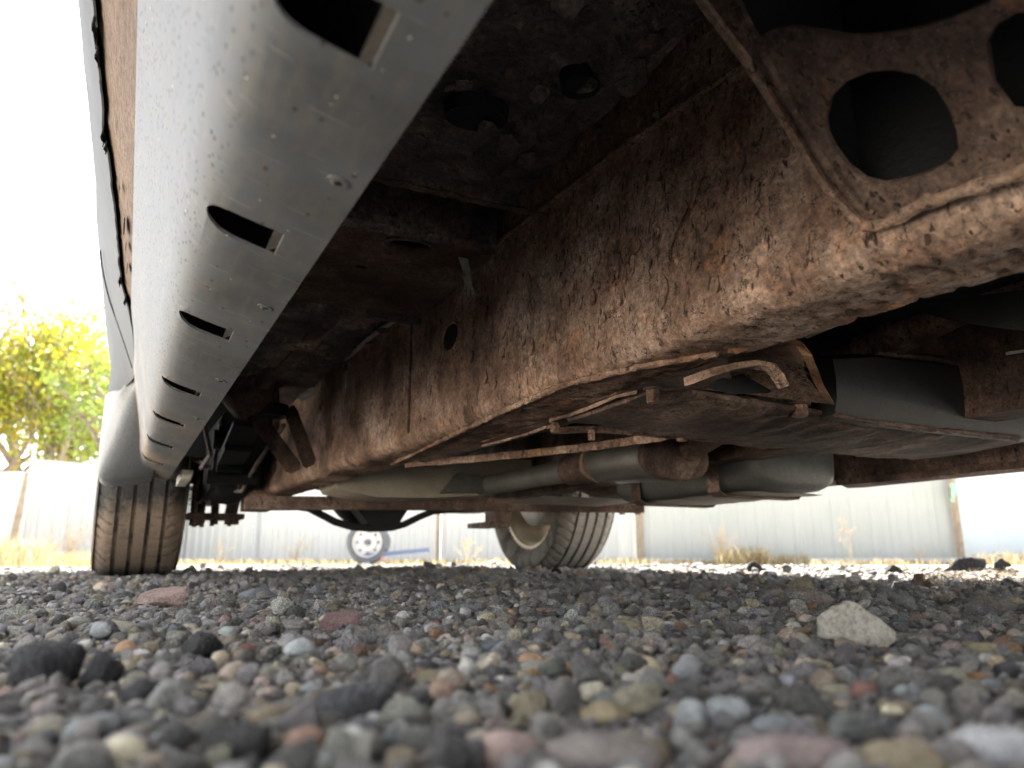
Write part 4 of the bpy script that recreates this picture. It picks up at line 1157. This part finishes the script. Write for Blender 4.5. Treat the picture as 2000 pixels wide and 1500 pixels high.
# ------------------------------------------------------------------ trees beyond the fence
def leaves(name, m, parent, clumps, n, size, seed):
    rg = np.random.default_rng(seed); vs, fs, tint = [], [], []
    w = np.array([c[3] ** 2 for c in clumps]); w = w / w.sum()
    for ci in rg.choice(len(clumps), n, p=w):
        cx, cy, cz, r = clumps[ci]
        d = rg.normal(size=3); d /= np.linalg.norm(d); rad = r * rg.random() ** .45
        p = np.array((cx, cy, cz)) + d * rad * np.array((1, 1, .8))
        a = rg.normal(size=3); a /= np.linalg.norm(a); b = np.cross(a, rg.normal(size=3)); b /= np.linalg.norm(b)
        s = size * rg.uniform(.6, 1.3); i = len(vs)
        vs += [tuple(p - a * s), tuple(p + b * s * .55), tuple(p + a * s), tuple(p - b * s * .55)]
        fs.append((i, i+1, i+2, i+3)); tt = min(1, max(0, rg.normal(.5 + .3 * math.sin(ci * 2.3), .2))); tint += [tt] * 4
    me = bpy.data.meshes.new(name); me.from_pydata(vs, [], fs)
    ca = me.color_attributes.new('tint', 'FLOAT_COLOR', 'POINT')
    ca.data.foreach_set('color', np.array([[t, t, t, 1] for t in tint], dtype=np.float32).ravel())
    o = link(name, me, m, parent, False)
    return o
def tree(u, d, h, label, leaf, n_leaf, seed, spread=1.0, low=.25, bare=.0, lsize=.09, r0=.16, depth=5, group='autumn trees beyond the fence'):
    rr = random.Random(seed); base = gpt(u, d)
    root = empty('tree', base, label, 'tree', group)
    mb = MB(); tips = []
    def grow(p, dr, L, r, k):
        pts = [p]; q = Vector(p); dd = Vector(dr)
        for _ in range(3):
            dd = (dd + Vector((rr.uniform(-.18, .18), rr.uniform(-.18, .18), rr.uniform(-.05, .12)))).normalized()
            q = q + dd * L / 3; pts.append(q.copy())
        mb.tube(pts, [r, r * .9, r * .78, r * .66], 7 if k < 2 else 4, k == depth)
        tips.append((q.copy(), L, k))
        if k < depth:
            for i in range(rr.choice((2, 3, 3)) if k else 4):
                sd = Vector((rr.uniform(-1, 1), rr.uniform(-1, 1), rr.uniform(.05, .75))).normalized()
                start = pts[-1] if i < 2 else pts[rr.choice((1, 2))]
                grow(start, (dd * .8 + sd * .75 * spread).normalized(), L * rr.uniform(.6, .82), r * .58, k + 1)
    grow(base + Vector((0, 0, -.1)), Vector((rr.uniform(-.12, .12), rr.uniform(-.1, .1), 1)).normalized(), h * .28, r0, 0)
    mb.build('trunk', BARK, root, True)
    cl = [(t.x, t.y, t.z, max(.35, L * .9)) for t, L, k in tips if k >= 2 and t.z > h * low and (t.z < h * (1 - bare))]
    if n_leaf and cl: leaves('crown', leaf, root, cl, n_leaf, lsize, seed)
    return root
tree(48, 23, 14.5, 'tall half-bare tree, its twigs rising highest behind the fence', LEAF_TAN, 700, 3, .9, .3, .5, .10, .17, 6)
tree(70, 20, 7.6, 'yellow-green tree low behind the fence, its crown full', LEAF_MIX, 4200, 12, 1.2, .12, 0, .08, .13)
tree(128, 21, 8.6, 'golden yellow tree in the middle of the gap', LEAF_YEL, 2400, 21, 1.1, .25, .15, .085, .12)
tree(168, 24, 12.0, 'thin leaning tree with sparse ochre leaves near the truck', LEAF_TAN, 1000, 33, .8, .3, .3, .10, .13, 6)
tree(200, 19, 6.4, 'loose green tree closest to the truck side', LEAF_GRN, 2000, 44, 1.2, .15, 0, .08, .11)
tree(-70, 21, 8.6, 'green and yellow tree left of the half-bare one', LEAF_MIX, 5000, 56, 1.2, .15, 0, .09, .15)
tree(30, 26, 10.6, 'deep yellow tree farther back on the left', LEAF_YEL, 2600, 61, 1.1, .2, .1, .10, .15)

# ------------------------------------------------------------------ dry grass and dead weeds
def blades(spots, seed, name, m, label):
    rg = np.random.default_rng(seed); vs, fs, tint = [], [], []
    for (u0, u1, d0, d1, h, n) in spots:
        for _ in range(n):
            u = rg.uniform(u0, u1); p = gpt(u, rg.uniform(d0, d1)); hh = h * rg.uniform(.4, 1.15); a = rg.uniform(0, 6.28)
            w = np.array((math.cos(a), math.sin(a), 0)) * .007; ln = np.array((rg.normal(0, .35), rg.normal(0, .35), 0)) * hh
            b = np.array(p) - (0, 0, .02); i = len(vs); mid = b + ln * .35 + (0, 0, hh * .6); tip = b + ln + (0, 0, hh * rg.uniform(.7, 1))
            vs += [tuple(b - w), tuple(b + w), tuple(mid + w * .8), tuple(mid - w * .8), tuple(tip)]
            fs += [(i, i+1, i+2, i+3), (i+3, i+2, i+4)]; tint += [rg.random()] * 5
    me = bpy.data.meshes.new(name); me.from_pydata(vs, [], fs)
    ca = me.color_attributes.new('tint', 'FLOAT_COLOR', 'POINT')
    ca.data.foreach_set('color', np.array([[t, t, t, 1] for t in tint], dtype=np.float32).ravel())
    return tag(link(name, me, m, None, False), label, None, None, 'stuff')
blades([(-250, 95, 9.0, 12.5, .42, 2600), (60, 185, 9.5, 13, .24, 900), (180, 520, 12.5, 14.6, .14, 1500), (520, 980, 12.5, 14.3, .14, 1700), (930, 1260, 12, 13.8, .16, 1000), (1260, 1420, 12, 13.3, .14, 500), (1400, 1500, 11.8, 12.9, .36, 420), (1480, 1580, 11.8, 12.8, .22, 300), (1580, 2100, 11, 12.4, .13, 1400), (1900, 2100, 10.5, 12, .24, 500)],
       5, 'dry_grass', STRAW, 'straw coloured dry grass along the foot of the fence')
def weed(u, d, h, n, label, seed, fan=.5, seeds=False):
    rr = random.Random(seed); b = gpt(u, d); mb = MB()
    for _ in range(n):
        a = rr.uniform(0, 6.28); l = Vector((math.cos(a), math.sin(a), 0)) * rr.uniform(0, fan) * h
        hh = h * rr.uniform(.5, 1); p1 = b + l * .4 + Vector((0, 0, hh * .55)); p2 = b + l + Vector((0, 0, hh))
        mb.tube([b, p1, p2], [.006, .004, .002], 4)
        for _ in range(4):
            q = p1.lerp(p2, rr.random()); e = q + Vector((rr.uniform(-.12, .12), rr.uniform(-.12, .12), rr.uniform(.02, .14))) * h
            mb.tube([q, e], [.003, .0015], 3)
            if seeds: mb.tube([e - Vector((0, 0, .02)), e + Vector((0, 0, .02))], .012, 5)
    return tag(mb.build('dead_weed', WEED, None, False), label, 'weed', 'dead weeds along the fence')
weed(135, 11.5, .62, 26, 'bushy dead weed between the tyre and the leaning post', 1, .7)
weed(95, 11.0, .80, 3, 'tall thin dead stalk left of the bushy weed', 2, .3)
weed(430, 13.2, .50, 9, 'dead weed just right of the near rear tyre', 3, .6)
weed(578, 13.4, .50, 18, 'bushy dead weed left of the trailer wheel', 4, .7)
weed(912, 10.5, .36, 7, 'dark seeded weed between the trailer and the far rear tyre', 5, .6, True)
weed(1408, 12.2, .62, 22, 'fanned dead weed in front of the pale grey panel', 6, .7)
weed(1665, 11.5, .95, 3, 'tall single dead stalk before the pale grey panel', 7, .18, True)
weed(1800, 11.8, .35, 8, 'small dead weed near the right end of the grey panel', 8, .7)

# ------------------------------------------------------------------ gravel
def stone_mesh(name, seed, kind, sub):
    if kind == 'facet': sub = 5
    bm = bmesh.new(); bmesh.ops.create_icosphere(bm, subdivisions=sub, radius=1.0)
    off = Vector((seed * 13.7, seed * 5.1, seed * 2.9)); rr = random.Random(seed)
    planes = [(Vector((rr.gauss(0, 1), rr.gauss(0, 1), rr.gauss(0, 1))).normalized(), rr.uniform(.55, .85)) for _ in range(5 if kind == 'smooth' else 11)]
    for v in bm.verts:
        d = v.co.normalized()
        if kind == 'smooth':
            r = 1 + .22 * noise.noise(d * 1.1 + off) + .07 * noise.noise(d * 2.6 + off)
            p = d * r
            for n_, h in planes[:3]:
                e = p.dot(n_) - (h + .12)
                if e > 0: p -= n_ * e * .75
        elif kind == 'facet':
            p = d * (1 + .22 * noise.noise(d * 1.2 + off))
            for n_, h in planes + [(Vector((0, 0, -1)), .4)]:
                e = p.dot(n_) - h * .68
                if e > 0: p -= n_ * e * .96
            p *= 1 + .035 * noise.noise(p * 5 + off) + .022 * noise.noise(p * 12 + off) + .012 * noise.noise(p * 26 + off)
        else:
            r = 1 + .30 * noise.noise(d * 1.3 + off)
            p = d * r
            for n_, h in planes:
                e = p.dot(n_) - h * .92
                if e > 0: p -= n_ * e * .95
            p *= 1 + .085 * noise.noise(p * 3.4 + off) + .055 * noise.noise(p * 8 + off) + .03 * noise.noise(p * 17 + off)
        v.co = p
    sx = (1, rr.uniform(.7, .95), rr.uniform(.5, .8))
    for v in bm.verts: v.co = Vector((v.co.x * sx[0], v.co.y * sx[1], v.co.z * sx[2]))
    me = bpy.data.meshes.new(name); bm.to_mesh(me); bm.free()
    me.polygons.foreach_set('use_smooth', [True] * len(me.polygons))
    return me
NS = 9
protos = []                                       # (mesh for instances, mesh for single stones, is rough)
src = bpy.data.collections.new('stone_shapes')
for k in range(2 * NS):
    kind = 'smooth' if k < NS else 'rough'
    me = stone_mesh('stone', k + 1, kind, 3)
    one = me.copy(); me.materials.append(ST_SMOOTH_I if k < NS else ST_ROUGH_I); one.materials.append(ST_SMOOTH if k < NS else ST_ROUGH)
    o = bpy.data.objects.new('stone_shape_%02d' % k, me); src.objects.link(o)
    protos.append((one, k >= NS))
PAL = [('charcoal', (0.167, 0.161, 0.160), 18, 1), ('dark grey', (0.303, 0.290, 0.286), 26, 1), ('mid grey', (0.383, 0.365, 0.352), 25, 1), ('mid grey', (0.396, 0.380, 0.370), 7, 0), ('blue-grey', (0.309, 0.322, 0.331), 6, 0),
       ('tan', (0.531, 0.444, 0.331), 3.5, 0), ('cream', (0.618, 0.552, 0.436), 2.5, 0), ('pink', (0.445, 0.360, 0.331), 2.2, 0), ('reddish brown', (0.321, 0.210, 0.168), 2, 0), ('whitish', (0.639, 0.620, 0.595), 1.2, 0), ('orange', (0.433, 0.270, 0.173), .4, 0), ('brown', (0.334, 0.282, 0.221), 6, 0), ('olive grey', (0.346, 0.324, 0.255), 5, 0)]
pw = np.array([p[2] for p in PAL], float); pw /= pw.sum()
rg = np.random.default_rng(42)
stones = []                                        # x, y, z, size, palette, proto, rot, tint
head = math.atan2(FWD.x, FWD.y)
def scatter(d0, d1, cell, smin, smax, half, lift, pick=1.0):
    n = int(d1 / cell) + 2
    gx, gy = np.meshgrid(np.arange(-n, n + 1), np.arange(-n, n + 1))
    x = (gx + rg.uniform(-.5, .5, gx.shape)).ravel() * cell; y = (gy + rg.uniform(-.5, .5, gx.shape)).ravel() * cell
    d = np.hypot(x, y); a = np.arctan2(x, y) - head
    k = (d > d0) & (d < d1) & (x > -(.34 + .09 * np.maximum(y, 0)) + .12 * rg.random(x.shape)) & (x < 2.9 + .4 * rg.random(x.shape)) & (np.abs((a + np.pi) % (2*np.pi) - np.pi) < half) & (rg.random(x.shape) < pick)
    for xx, yy in zip(x[k], y[k]):
        s = smin + (smax - smin) * rg.random() ** 2.2
        p = rg.choice(len(PAL), p=pw); name, c, w, rough_ = PAL[p]
        pr = int(rg.integers(NS)) + (NS if (rough_ or rg.random() < (.9 if smax > .0115 else .62)) else 0)
        b = rg.uniform(.75, 1.3)
        stones.append([xx, yy, ground_z(xx, yy) + s * (lift + .55 * max(0, rg.normal(0, .6))), s, p, pr, (rg.normal(0, .35), rg.normal(0, .35), rg.uniform(0, 6.28)), (1.15*c[0]*b, 1.15*c[1]*b*rg.uniform(.96, 1.04), 1.15*c[2]*b*rg.uniform(.92, 1.05))])
H = 1.05
scatter(.16, .80, .0044, .0013, .0026, .72, .3)
scatter(.10, .80, .0064, .0026, .0058, H, .25)
scatter(.14, .80, .0130, .0045, .0095, H, .35)
scatter(.20, .80, .034, .0080, .0130, H, .35, .55)
scatter(.80, 1.6, .0058, .0018, .0032, .72, .3)
scatter(.80, 1.6, .0080, .0032, .0075, .9, .35)
scatter(.80, 1.6, .022, .006, .0140, .9, .4, .6)
scatter(1.6, 3.0, .0115, .0045, .0110, .85, .35)
scatter(1.6, 3.0, .040, .010, .020, .85, .45, .5)
scatter(3.0, 5.2, .022, .009, .017, .8, .35)
scatter(3.0, 5.2, .11, .016, .032, .8, .4, .5)
scatter(5.2, 8.5, .075, .012, .022, .78, .3)
# stones that the photograph singles out: column, lower edge row, width in px, shape, colour, label
SPECIAL = [
 (316, 1186, 140, 'rough', (.42, .30, .27), (1, .62, .42), 'flat pinkish red rock, largest stone near the rear tyre'),
 (1688, 1262, 175, 'rough', (.66, .61, .53), (1, .7, .62), 'big pale beige rock on the right, larger than all around it'),
 (1085, 1310, 88, 'smooth', (.50, .38, .20), (1, .8, .5), 'honey tan rounded pebble in the middle ground'),
 (1046, 1318, 36, 'smooth', (.36, .22, .08), (1, .8, .9), 'small ochre pebble touching the honey tan pebble'),
 (1178, 1400, 108, 'smooth', (.55, .46, .30), (1, .8, .55), 'cream yellow pebble blurred in the front middle'),
 (1288, 1342, 46, 'smooth', (.62, .61, .60), (1, .6, .55), 'small white oval pebble right of the honey tan one'),
 (1945, 1485, 155, 'smooth', (.66, .66, .68), (1, .8, .72), 'large whitish stone blurred in the lower right corner'),
 (985, 1268, 95, 'smooth', (.17, .20, .23), (1, .7, .36), 'flat blue-grey stone right of centre'),
 (962, 1215, 26, 'rough', (.55, .22, .07), (1, .8, .8), 'tiny orange chip in the sharp middle band'),
 (978, 1186, 24, 'rough', (.50, .15, .06), (1, .8, .7), 'tiny red-orange chip farther back'),
 (660, 1232, 105, 'rough', (.26, .17, .16), (1, .7, .55), 'purplish red rough stone left of centre'),
 (388, 1282, 100, 'rough', (.045, .043, .042), (1, .85, .72), 'round black cinder left of centre in focus edge'),
 (275, 1372, 125, 'rough', (.050, .050, .052), (1, .8, .6), 'angular black cinder among the left foreground'),
 (85, 1335, 150, 'rough', (.055, .055, .060), (1, .9, .85), 'large charcoal cinder at the left edge of the picture'),
 (195, 1335, 90, 'rough', (.050, .050, .055), (1, .8, 1.0), 'upright charcoal cinder beside the large left one'),
 (690, 1395, 190, 'rough', (.13, .13, .14), (1, .8, .5), 'broad blurred grey rock in front of centre'),
 (470, 1478, 190, 'rough', (.075, .073, .072), (1, .8, .55), 'dark blurred rock in the left foreground'),
 (845, 1340, 75, 'smooth', (.40, .35, .22), (1, .8, .75), 'olive tan pebble at the end of the broad grey rock'),
 (1000, 1480, 140, 'smooth', (.50, .37, .33), (1, .8, .6), 'pale pink stone blurred at the front centre'),
 (1180, 1497, 230, 'smooth', (.33, .29, .27), (1, .8, .45), 'wide pinkish grey stone at the very front'),
 (1560, 1497, 250, 'smooth', (.44, .35, .34), (1, .8, .38), 'wide pale mauve stone at the front right'),
 (1770, 1500, 170, 'smooth', (.50, .42, .29), (1, .8, .5), 'sandy stone at the front, left of the whitish one'),
 (590, 1440, 120, 'rough', (.22, .21, .21), (.8, .7, 1.0), 'upright grey stone in the left foreground'),
 (1340, 1380, 95, 'rough', (.17, .165, .16), (1, .8, .8), 'dull grey block before the right foreground'),
 (1580, 1400, 120, 'rough', (.17, .165, .155), (1, .8, .75), 'brown-grey block right of the dull grey one'),
 (1690, 1360, 60, 'smooth', (.33, .18, .16), (.8, .8, 1.0), 'rose coloured upright pebble in the right foreground'),
 (1520, 1430, 110, 'smooth', (.36, .39, .42), (1, .7, .6), 'pale blue-grey pebble in the right foreground'),
 (1855, 1275, 55, 'rough', (.50, .41, .27), (1, .8, .8), 'pointed sandy stone right of the big pale rock'),
 (1925, 1278, 80, 'smooth', (.48, .42, .28), (1, .8, .5), 'flat sandy stone at the right edge'),
 (1560, 1238, 110, 'rough', (.42, .31, .17), (1, .6, .22), 'thin tan slab leaning left of the big pale rock'),
 (1560, 1158, 62, 'rough', (.40, .34, .25), (1, .8, .6), 'sandy stone far back right of centre'),
 (1600, 1182, 80, 'rough', (.33, .28, .25), (1, .8, .55), 'pinkish sandy stone in front of the far sandy one'),
 (1160, 1195, 58, 'rough', (.46, .40, .28), (1, .8, .45), 'flat cream stone in the sharp band beyond centre'),
 (1228, 1222, 52, 'smooth', (.48, .42, .28), (1, .8, .6), 'cream pebble in the sharp band right of centre'),
 (1182, 1236, 52, 'smooth', (.20, .20, .19), (1, .8, .8), 'grey egg-shaped pebble next to the cream one'),
 (1118, 1250, 42, 'smooth', (.50, .44, .32), (1, .8, .65), 'small cream pebble left of the grey egg-shaped one'),
 (855, 1228, 36, 'rough', (.30, .15, .13), (1, .8, .8), 'small brick red stone in the sharp band'),
 (235, 1232, 75, 'smooth', (.42, .38, .29), (1, .8, .4), 'flat cream stone left of centre behind the cinders'),
 (505, 1168, 75, 'smooth', (.25, .27, .29), (1, .8, .45), 'pale grey flat stone beyond the pink rock'),
 (1760, 1222, 48, 'smooth', (.13, .19, .23), (1, .8, .6), 'teal grey pebble just right of the big pale rock'),
 (1792, 1216, 36, 'smooth', (.42, .25, .19), (1, .8, .7), 'salmon pebble right of the teal grey one'),
 (1945, 1195, 100, 'rough', (.24, .22, .19), (1, .8, .5), 'flat brownish stone at the right edge in focus'),
 (480, 1275, 50, 'smooth', (.28, .13, .09), (1, .8, .7), 'rusty red pebble in the left middle ground'),
]
singles = []
def clear_near(x, y, r):
    r2 = r * r
    return [s for s in stones if (s[0]-x)**2 + (s[1]-y)**2 > r2 or s[3] < .004]
def new_stone(me, loc, rot, scl, tint):
    o = bpy.data.objects.new('stone', me); COL.objects.link(o)
    o.location = loc; o.rotation_euler = rot; o.scale = scl; o.color = (*tint, 1)
    o['category'] = 'stone'
    return o
rs_ = random.Random(77)
rocks = [stone_mesh('rock', 301 + q, 'facet', 5) for q in range(5)]
for q in rocks: q.materials.append(ROCK)
for i, (u, v, wpx, kind, tint, shp, label) in enumerate(SPECIAL):
    d = FWD + RGT * ((u - 1000) / 1500.0) + UPV * ((750 - v) / 1500.0)
    t = (CAM_H - .004) / -d.z
    P = CAM + d * t; dep = (P - CAM).dot(FWD); w = wpx / 1500.0 * dep
    k = rs_.randrange(NS) + (NS if kind == 'rough' else 0); me = protos[k][0]
    s = w / 2 * 1.02
    if kind == 'rough' and sum(tint) / 3 > .18: me = rocks[i % 5]
    lum = sum(tint) / 3
    tint = tuple(c * (1.6 if kind == 'rough' and lum > .18 else 1.2 if lum < .1 else .85) for c in tint)
    zz = ground_z(P.x, P.y) + s * shp[2] * .62
    back = Vector((d.x, d.y, 0)).normalized() * s * .45
    rz = -YAW + rs_.uniform(-.25, .25)
    stones = clear_near(P.x + back.x, P.y + back.y, s * .85)
    mz = max(abs(q.co.z) for q in me.vertices)
    my = max(abs(q.co.y) for q in me.vertices)
    o = new_stone(me, (P.x + back.x, P.y + back.y, zz), (rs_.uniform(-.12, .12), rs_.uniform(-.12, .12), rz), (s, s * shp[1] / my, s * shp[2] / mz), tint)
    o['label'] = label; o['group'] = 'stones of the gravel ground'
    singles.append((P.x + back.x, P.y + back.y, label))
# dark clods with dry roots heaped at the far right edge of the shade
for (u, d, h, w, label) in ((1880, 2.35, .055, .085, 'long black clod of earth at the right edge of the shade'), (1960, 2.3, .05, .05, 'black clod at the far right of the picture'), (1745, 2.3, .045, .035, 'round dark clod left of the long one'), (1475, 2.5, .043, .045, 'small dark clod at the edge of the shade right of the far tyre'), (1090, 2.6, .036, .028, 'small black clod before the far rear tyre')):
    p = gpt(u, d); gz = ground_z(p.x, p.y)
    stones = clear_near(p.x, p.y, w * .7)
    o = new_stone(protos[NS + rs_.randrange(NS)][0], (p.x, p.y, gz + (h - gz) * .2), (0, 0, -YAW), (w, w * .6, (h - gz) * 1.9), (.035, .033, .032))
    o['label'] = label; o['category'] = 'clod'; o['name_kind'] = 'clod'; o.name = 'clod'
    del o['name_kind']
# fine dry roots over the clods
fz = MB(); rr = random.Random(9)
for _ in range(420):
    p = gpt(rr.uniform(1780, 2050), rr.uniform(1.5, 2.2)); p.z = ground_z(p.x, p.y) + .012
    q = p + Vector((rr.uniform(-.03, .03), rr.uniform(-.03, .03), rr.uniform(0, .018)))
    fz.tube([p, p.lerp(q, .5) + Vector((0, 0, .004)), q], .0007, 3)
tag(fz.build('dry_roots', WEED, None, False), 'tangle of dry roots and grass bits by the dark clods', None, None, 'stuff')

for (u, d, L, a, label) in ((1735, 1.35, .07, .5, 'bent yellow straw lying over the stones right of the big pale rock'), (1840, 1.5, .06, 2.2, 'short straw stalk near the dark clods'), (545, .95, .05, 1.2, 'thin pale straw among the stones left of centre'), (640, 3.0, .10, .2, 'dry straw just behind the pale grey flat stone')):
    p = gpt(u, d); p.z = ground_z(p.x, p.y) + .014
    q = p + Vector((math.cos(a), math.sin(a), .12)) * L
    o = MB().tube([p, p.lerp(q, .45) + Vector((0, 0, .006)), q], [.0011, .0010, .0006], 6).build('straw_stalk', TUBE_PALE, None, True)
    tag(o, label, 'straw', 'straw bits on the gravel')
# ---- the 300 or so stones that show largest are single things, the rest one mass
hv2 = Vector((FWD.x, FWD.y, 0)).normalized(); rv2 = Vector((RGT.x, RGT.y, 0))
def project(x, y, z):
    q = Vector((x, y, z)) - CAM; dz = q.dot(FWD)
    if dz < .03: return None
    return 1000 + 1500 * q.dot(RGT) / dz, 750 - 1500 * q.dot(UPV) / dz, dz
rank = []
for i, s in enumerate(stones):
    pj = project(s[0], s[1], s[2])
    if pj and 0 < pj[0] < 2000 and pj[1] < 1500 + 20:
        rank.append((s[3] / pj[2] * (1.0 if s[3] > .005 else .6), i, pj))
rank.sort(reverse=True)
N_SINGLE = 300 - len(SPECIAL)
chosen = rank[:N_SINGLE]
ids = set(i for _, i, _ in chosen)
labels = {}
def near_special(x, y):
    best = sorted(((sx - x) ** 2 + (sy - y) ** 2, sx, sy, l) for sx, sy, l in singles)[0]
    return best
SHORT = lambda l: ' '.join(l.split(' ')[:4])
SN = {}
names = ['flat pinkish red rock', 'big pale beige rock', 'honey tan pebble', 'small ochre pebble', 'cream yellow pebble', 'white oval pebble', 'large whitish stone', 'flat blue-grey stone', 'tiny orange chip', 'tiny red-orange chip', 'purplish red stone', 'round black cinder', 'angular black cinder', 'large charcoal cinder', 'upright charcoal cinder', 'broad blurred grey rock', 'dark blurred rock', 'olive tan pebble', 'pale pink stone', 'wide pinkish grey stone', 'wide mauve stone', 'sandy front stone', 'upright grey stone', 'dull grey block', 'brown-grey block', 'rose upright pebble', 'pale blue-grey pebble', 'pointed sandy stone', 'flat sandy stone', 'thin tan slab', 'far sandy stone', 'pinkish sandy stone', 'flat cream stone', 'cream pebble', 'grey egg-shaped pebble', 'small cream pebble', 'small brick red stone', 'flat cream left stone', 'pale grey flat stone', 'teal grey pebble', 'salmon pebble', 'flat brownish stone', 'rusty red pebble']
for (sx, sy, l), nme in zip(singles, names): SN[l] = nme
tmp = []
for sc_, i, pj in chosen:
    s = stones[i]; b = near_special(s[0], s[1]); dx, dy = s[0] - b[1], s[1] - b[2]
    fw, rt = dx * hv2.x + dy * hv2.y, dx * rv2.x + dy * rv2.y
    dist = math.sqrt(b[0]); rel = ('right of' if rt > 0 else 'left of') if abs(rt) > abs(fw) else ('behind' if fw > 0 else 'in front of')
    how = 'touching, ' if False else ('just ' if dist < .03 else ('well ' if dist > .07 else ''))
    size = 'larger' if s[3] > .0105 else ('middling' if s[3] > .0075 else 'small')
    kind = 'cinder' if s[5] >= NS and PAL[s[4]][3] else ('chip' if s[5] >= NS else 'pebble')
    tmp.append([size, PAL[s[4]][0], kind, how + rel, SN[b[3]], i, pj, rt, fw, sc_])
byl = {}
for r in tmp: byl.setdefault((r[0], r[1], r[2], r[3], r[4]), []).append(r)
ORD = ['', 'second ', 'third ', 'fourth ', 'fifth ', 'sixth ', 'seventh ', 'eighth ', 'ninth ', 'tenth ']
for key, rows in byl.items():
    rows.sort(key=lambda r: r[6][0])
    for k, r in enumerate(rows):
        lab = '%s %s %s %s the %s' % (key[0], key[1], key[2], key[3], key[4])
        if len(rows) > 1:
            lab += ', ' + ('leftmost one' if k == 0 else 'rightmost one' if k == len(rows) - 1 else ORD[min(k, 9)] + 'from left')
        s = stones[r[5]]
        o = new_stone(protos[s[5]][0], s[:3], s[6], (s[3],) * 3, s[7])
        o['label'] = lab; o['group'] = 'stones of the gravel ground'
mass = [s for i, s in enumerate(stones) if i not in ids]
me = bpy.data.meshes.new('gravel'); me.from_pydata([tuple(s[:3]) for s in mass], [], [])
def attr(name, typ, dom, data, prop='vector'):
    a = me.attributes.new(name, typ, dom); a.data.foreach_set(prop, np.array(data).ravel())
attr('stone_rot', 'FLOAT_VECTOR', 'POINT', np.array([s[6] for s in mass], dtype=np.float32))
attr('stone_size', 'FLOAT', 'POINT', np.array([s[3] for s in mass], dtype=np.float32), 'value')
attr('stone_pick', 'INT', 'POINT', np.array([s[5] for s in mass], dtype=np.int32), 'value')
attr('stone_tint', 'FLOAT_COLOR', 'POINT', np.array([(*s[7], 1) for s in mass], dtype=np.float32), 'color')
gravel = bpy.data.objects.new('gravel', me); COL.objects.link(gravel)
tag(gravel, 'loose gravel of dark cinders and mixed pebbles over the whole yard', None, None, 'stuff')
ng = bpy.data.node_groups.new('gravel_spread', 'GeometryNodeTree')
ng.interface.new_socket('Geometry', in_out='INPUT', socket_type='NodeSocketGeometry')
ng.interface.new_socket('Geometry', in_out='OUTPUT', socket_type='NodeSocketGeometry')
gi, go = ng.nodes.new('NodeGroupInput'), ng.nodes.new('NodeGroupOutput')
ci = ng.nodes.new('GeometryNodeCollectionInfo'); ci.inputs['Collection'].default_value = src
ci.inputs['Separate Children'].default_value = True; ci.inputs['Reset Children'].default_value = True
ip = ng.nodes.new('GeometryNodeInstanceOnPoints'); ip.inputs['Pick Instance'].default_value = True
def named(n, t):
    a = ng.nodes.new('GeometryNodeInputNamedAttribute'); a.data_type = t; a.inputs['Name'].default_value = n
    return a.outputs['Attribute']
e2r = ng.nodes.new('FunctionNodeEulerToRotation')
ng.links.new(named('stone_rot', 'FLOAT_VECTOR'), e2r.inputs[0])
ng.links.new(gi.outputs[0], ip.inputs['Points']); ng.links.new(ci.outputs[0], ip.inputs['Instance'])
ng.links.new(named('stone_pick', 'INT'), ip.inputs['Instance Index']); ng.links.new(e2r.outputs[0], ip.inputs['Rotation'])
ng.links.new(named('stone_size', 'FLOAT'), ip.inputs['Scale']); ng.links.new(ip.outputs[0], go.inputs[0])
md = gravel.modifiers.new('spread', 'NODES'); md.node_group = ng
print('stones', len(stones), 'mass', len(mass))
